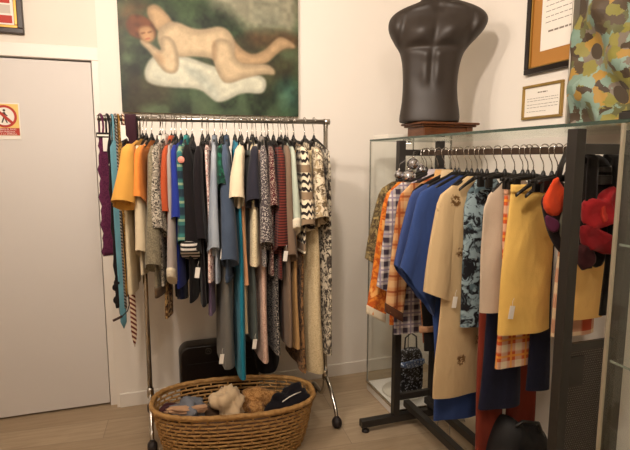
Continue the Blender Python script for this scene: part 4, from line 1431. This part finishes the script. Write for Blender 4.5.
# torso: one continuous shell
def torso():
    k, kx = .00158, .00154
    prof = [(392, 99, 298), (380, 98, 300), (360, 101, 298), (335, 105, 293), (310, 107, 290), (285, 108, 288), (260, 108, 288), (235, 107, 290), (210, 105, 294), (190, 102, 299), (175, 98, 305),
            (165, 94, 311), (155, 88, 319), (145, 81, 328), (135, 75, 338), (122, 67, 351), (108, 60, 364), (95, 56, 372), (82, 55, 378), (70, 57, 378), (60, 62, 374), (50, 71, 366), (42, 82, 356), (34, 97, 342),
            (27, 115, 325), (21, 135, 305), (15, 152, 286), (9, 161, 275), (2, 164, 270), (-8, 165, 268), (-20, 166, 266), (-30, 168, 264)]
    dep = [(-30, .055), (0, .058), (15, .07), (30, .085), (60, .105), (110, .122), (160, .122), (210, .108), (260, .098), (320, .104), (392, .112)]
    N = 72
    rs = []
    for (yy, a, b_) in prof:
        z = (392 - yy) * k
        cx_ = ((a + b_) / 2 - 199) * kx
        w = (b_ - a) / 2 * kx
        d = interp(dep, yy)
        ring = []
        for i in range(N):
            t = 2 * PI * i / N
            c_, s_ = math.cos(t), math.sin(t)
            x = w * math.copysign(abs(c_) ** .9, c_)
            arm = max(0, abs(x) - .175) / .12
            dd_ = d * (1 - .0 * arm)
            y = dd_ * math.copysign(abs(s_) ** .85, s_)
            front = max(0, -s_) ** .6
            G = lambda x0, z0, sx, sz: math.exp(-((abs(x) - x0) / sx) ** 2 - ((z - z0) / sz) ** 2)
            r = 0
            r += .036 * G(.075, .433, .06, .055)            # chest
            r -= .012 * math.exp(-((x) / .014) ** 2) * (1 if .16 < z < .55 else 0) * min(1, abs(z - .16) * 8, abs(.55 - z) * 10) * 1.0
            r -= .024 * math.exp(-((z - (.365 - .25 * (abs(x) - .09) ** 2 * 4)) / .014) ** 2) * math.exp(-((abs(x) - .085) / .075) ** 4)
            for za in (.315, .26, .205):
                r += .015 * G(.03, za, .022, .02)
            r += .008 * G(.12, .23, .025, .11)
            r -= .026 * G(.165, .41, .016, .10)             # fold between chest and arm
            r += .022 * G(.215, .475, .045, .065)              # deltoid
            r += .016 * math.exp(-((z - (.57 - abs(x) * .12)) / .012) ** 2) * math.exp(-((abs(x) - .085) / .06) ** 4)   # collar bones
            r -= .016 * math.exp(-(x / .022) ** 2 - ((z - .548) / .028) ** 2)
            y -= r * front
            ring.append((cx_ + x, y, z))
        rs.append(ring)
    # rounded closing of neck and base
    def shrink(r, s, dz):
        c = sum((Vector(p) for p in r), Vector()) / len(r)
        return [tuple(c + (Vector(p) - c) * s + Vector((0, 0, dz))) for p in r]
    rs = [shrink(rs[0], .96, -.006)] + rs + [shrink(rs[-1], .9, .006)]
    mb = MB().rings(rs)
    m = NT('black_matte_plastic', .5, 0, .4)
    m.color(m.mix(m.noise(5, 4)[0], lin('#2b241f'), lin('#352d27')))
    o = mb.build('torso_mannequin', m.m, None, (1.418, 2.348, ZP + .0785), math.radians(-28))
    sub = o.modifiers.new('s', 'SUBSURF'); sub.levels = 1; sub.render_levels = 2
    tag(o, 'headless black male display torso standing on the wooden pedestal', 'mannequin')


torso()
bx = thing('paper_box', 'flat white box lying at the far end of the glass plate', 'box', (1.35, 2.66, ZP), .05)
MB().box((-.06, -.085, 0), (.075, .085, .02), .002).build('box_body', M_paper, bx)
MB().box((-.062, -.087, .012), (.077, .087, .024), .002).build('lid', M_paper, bx)
# small black block on the plate at the right edge
bb_ = thing('black_stand', 'small black display block on the glass plate at the right', 'display block', (1.345, 1.09, ZP), 0)
MB().box((-.045, -.07, 0), (.045, .03, .022), .003).build('block', M_blackmetal, bb_)
MB().box((-.04, -.065, .022), (.04, .025, .026), .001).build('felt_pad', M_blackplastic, bb_)

# flowered cloth displayed upright on the plate
root = thing('scarf_display', 'flowered silk scarf draped on an upright board above the glass plate', 'scarf', (1.77, 1.56, ZP), -PI / 2)
nx, nz = 60, 80
WS, HS = .46, .66
x0_ = -.175


def scarf_sheet():
    mb = MB()
    rs_f, rs_b = [], []
    for j in range(nz + 1):
        z = .012 + HS * j / nz
        f_, b_ = [], []
        for i in range(nx + 1):
            x = x0_ + WS * i / nx
            u = x * .8 + z * .62
            d = .022 * math.sin(u * 30 + 1.2 * math.sin(z * 7)) + .015 * math.sin((x * .5 - z * .9) * 27 + 1) + .006 * math.sin(z * 21 + x * 40)
            f_.append((x, -.044 - d, z)); b_.append((x, -.038 - d, z))
        rs_f.append(f_); rs_b.append(b_)
    ring = [f + list(reversed(b)) for f, b in zip(rs_f, rs_b)]
    mb.rings(ring)
    return mb


scarf_sheet().build('silk_cloth', fab('floral', '#748c7c', '#86803e', '#4a3d2f', '#8aa092', '#62613f', '#a8843f', '#7d7266', '#574938', '#7f9586', '#8c8448', s=1.15, rough=.5), root)
MB().box((x0_ - .004, -.012, .0), (x0_ + WS + .004, .0, HS + .02), .002).build('backing_board', plain('dark_board', '#4a3e30', .7), root)
MB().box((x0_ - .012, -.045, .0), (x0_ - .004, .004, HS + .02), .002).build('side_edge', plain('silver_edge', '#b9b2a4', .3, .6), root)
MB().box((x0_ - .004, -.05, .0), (x0_ + WS + .004, -.012, .012), .002).build('bottom_rail', plain('dark_rail', '#3c2c20', .5), root)

# ------------------------------------------------------------ light
def lamp(name, loc, power, col=(1, .865, .745), r=.12):
    l = bpy.data.lights.new(name, 'POINT')
    l.energy = power; l.color = col; l.shadow_soft_size = r
    o = bpy.data.objects.new(name, l)
    COL.objects.link(o); o.location = loc
    return o


def spot(name, loc, aim, power, ang=110, col=(1, .865, .745)):
    l = bpy.data.lights.new(name, 'SPOT')
    l.energy = power; l.color = col; l.shadow_soft_size = .07
    l.spot_size = math.radians(ang); l.spot_blend = 1.0
    o = bpy.data.objects.new(name, l)
    COL.objects.link(o); o.location = loc
    o.rotation_euler = (Vector(aim) - Vector(loc)).to_track_quat('-Z', 'Y').to_euler()
    return o


lamp('ceiling_lamp', (-.45, 1.6, 2.42), 24)
lamp('ceiling_lamp_rear', (.35, .1, 2.45), 33)
lamp('ceiling_lamp_side', (-1.4, -.9, 2.45), 10)
spot('track_spot', (-.55, 1.2, 2.5), (.45, 3.0, 1.95), 110)
spot('track_spot_side', (.15, .9, 2.5), (1.6, 2.5, 1.95), 110)
spot('showcase_downlight', (1.41, 2.55, 1.535), (1.41, 2.55, 0), 16, 60)
bpy.data.lights['showcase_downlight'].shadow_soft_size = .015
w = bpy.data.worlds.new('world')
w.use_nodes = True
w.node_tree.nodes['Background'].inputs[0].default_value = (1, .85, .68, 1)
w.node_tree.nodes['Background'].inputs[1].default_value = .05
sc.world = w
vs = sc.view_settings
vs.view_transform = 'Standard'
vs.look = 'None'
vs.gamma = 1.0
vs.use_curve_mapping = False
vs.exposure = -0.15
sc.cycles.max_bounces = 10
sc.cycles.transparent_max_bounces = 24
sc.cycles.use_denoising = True
sc.cycles.sample_clamp_indirect = 6
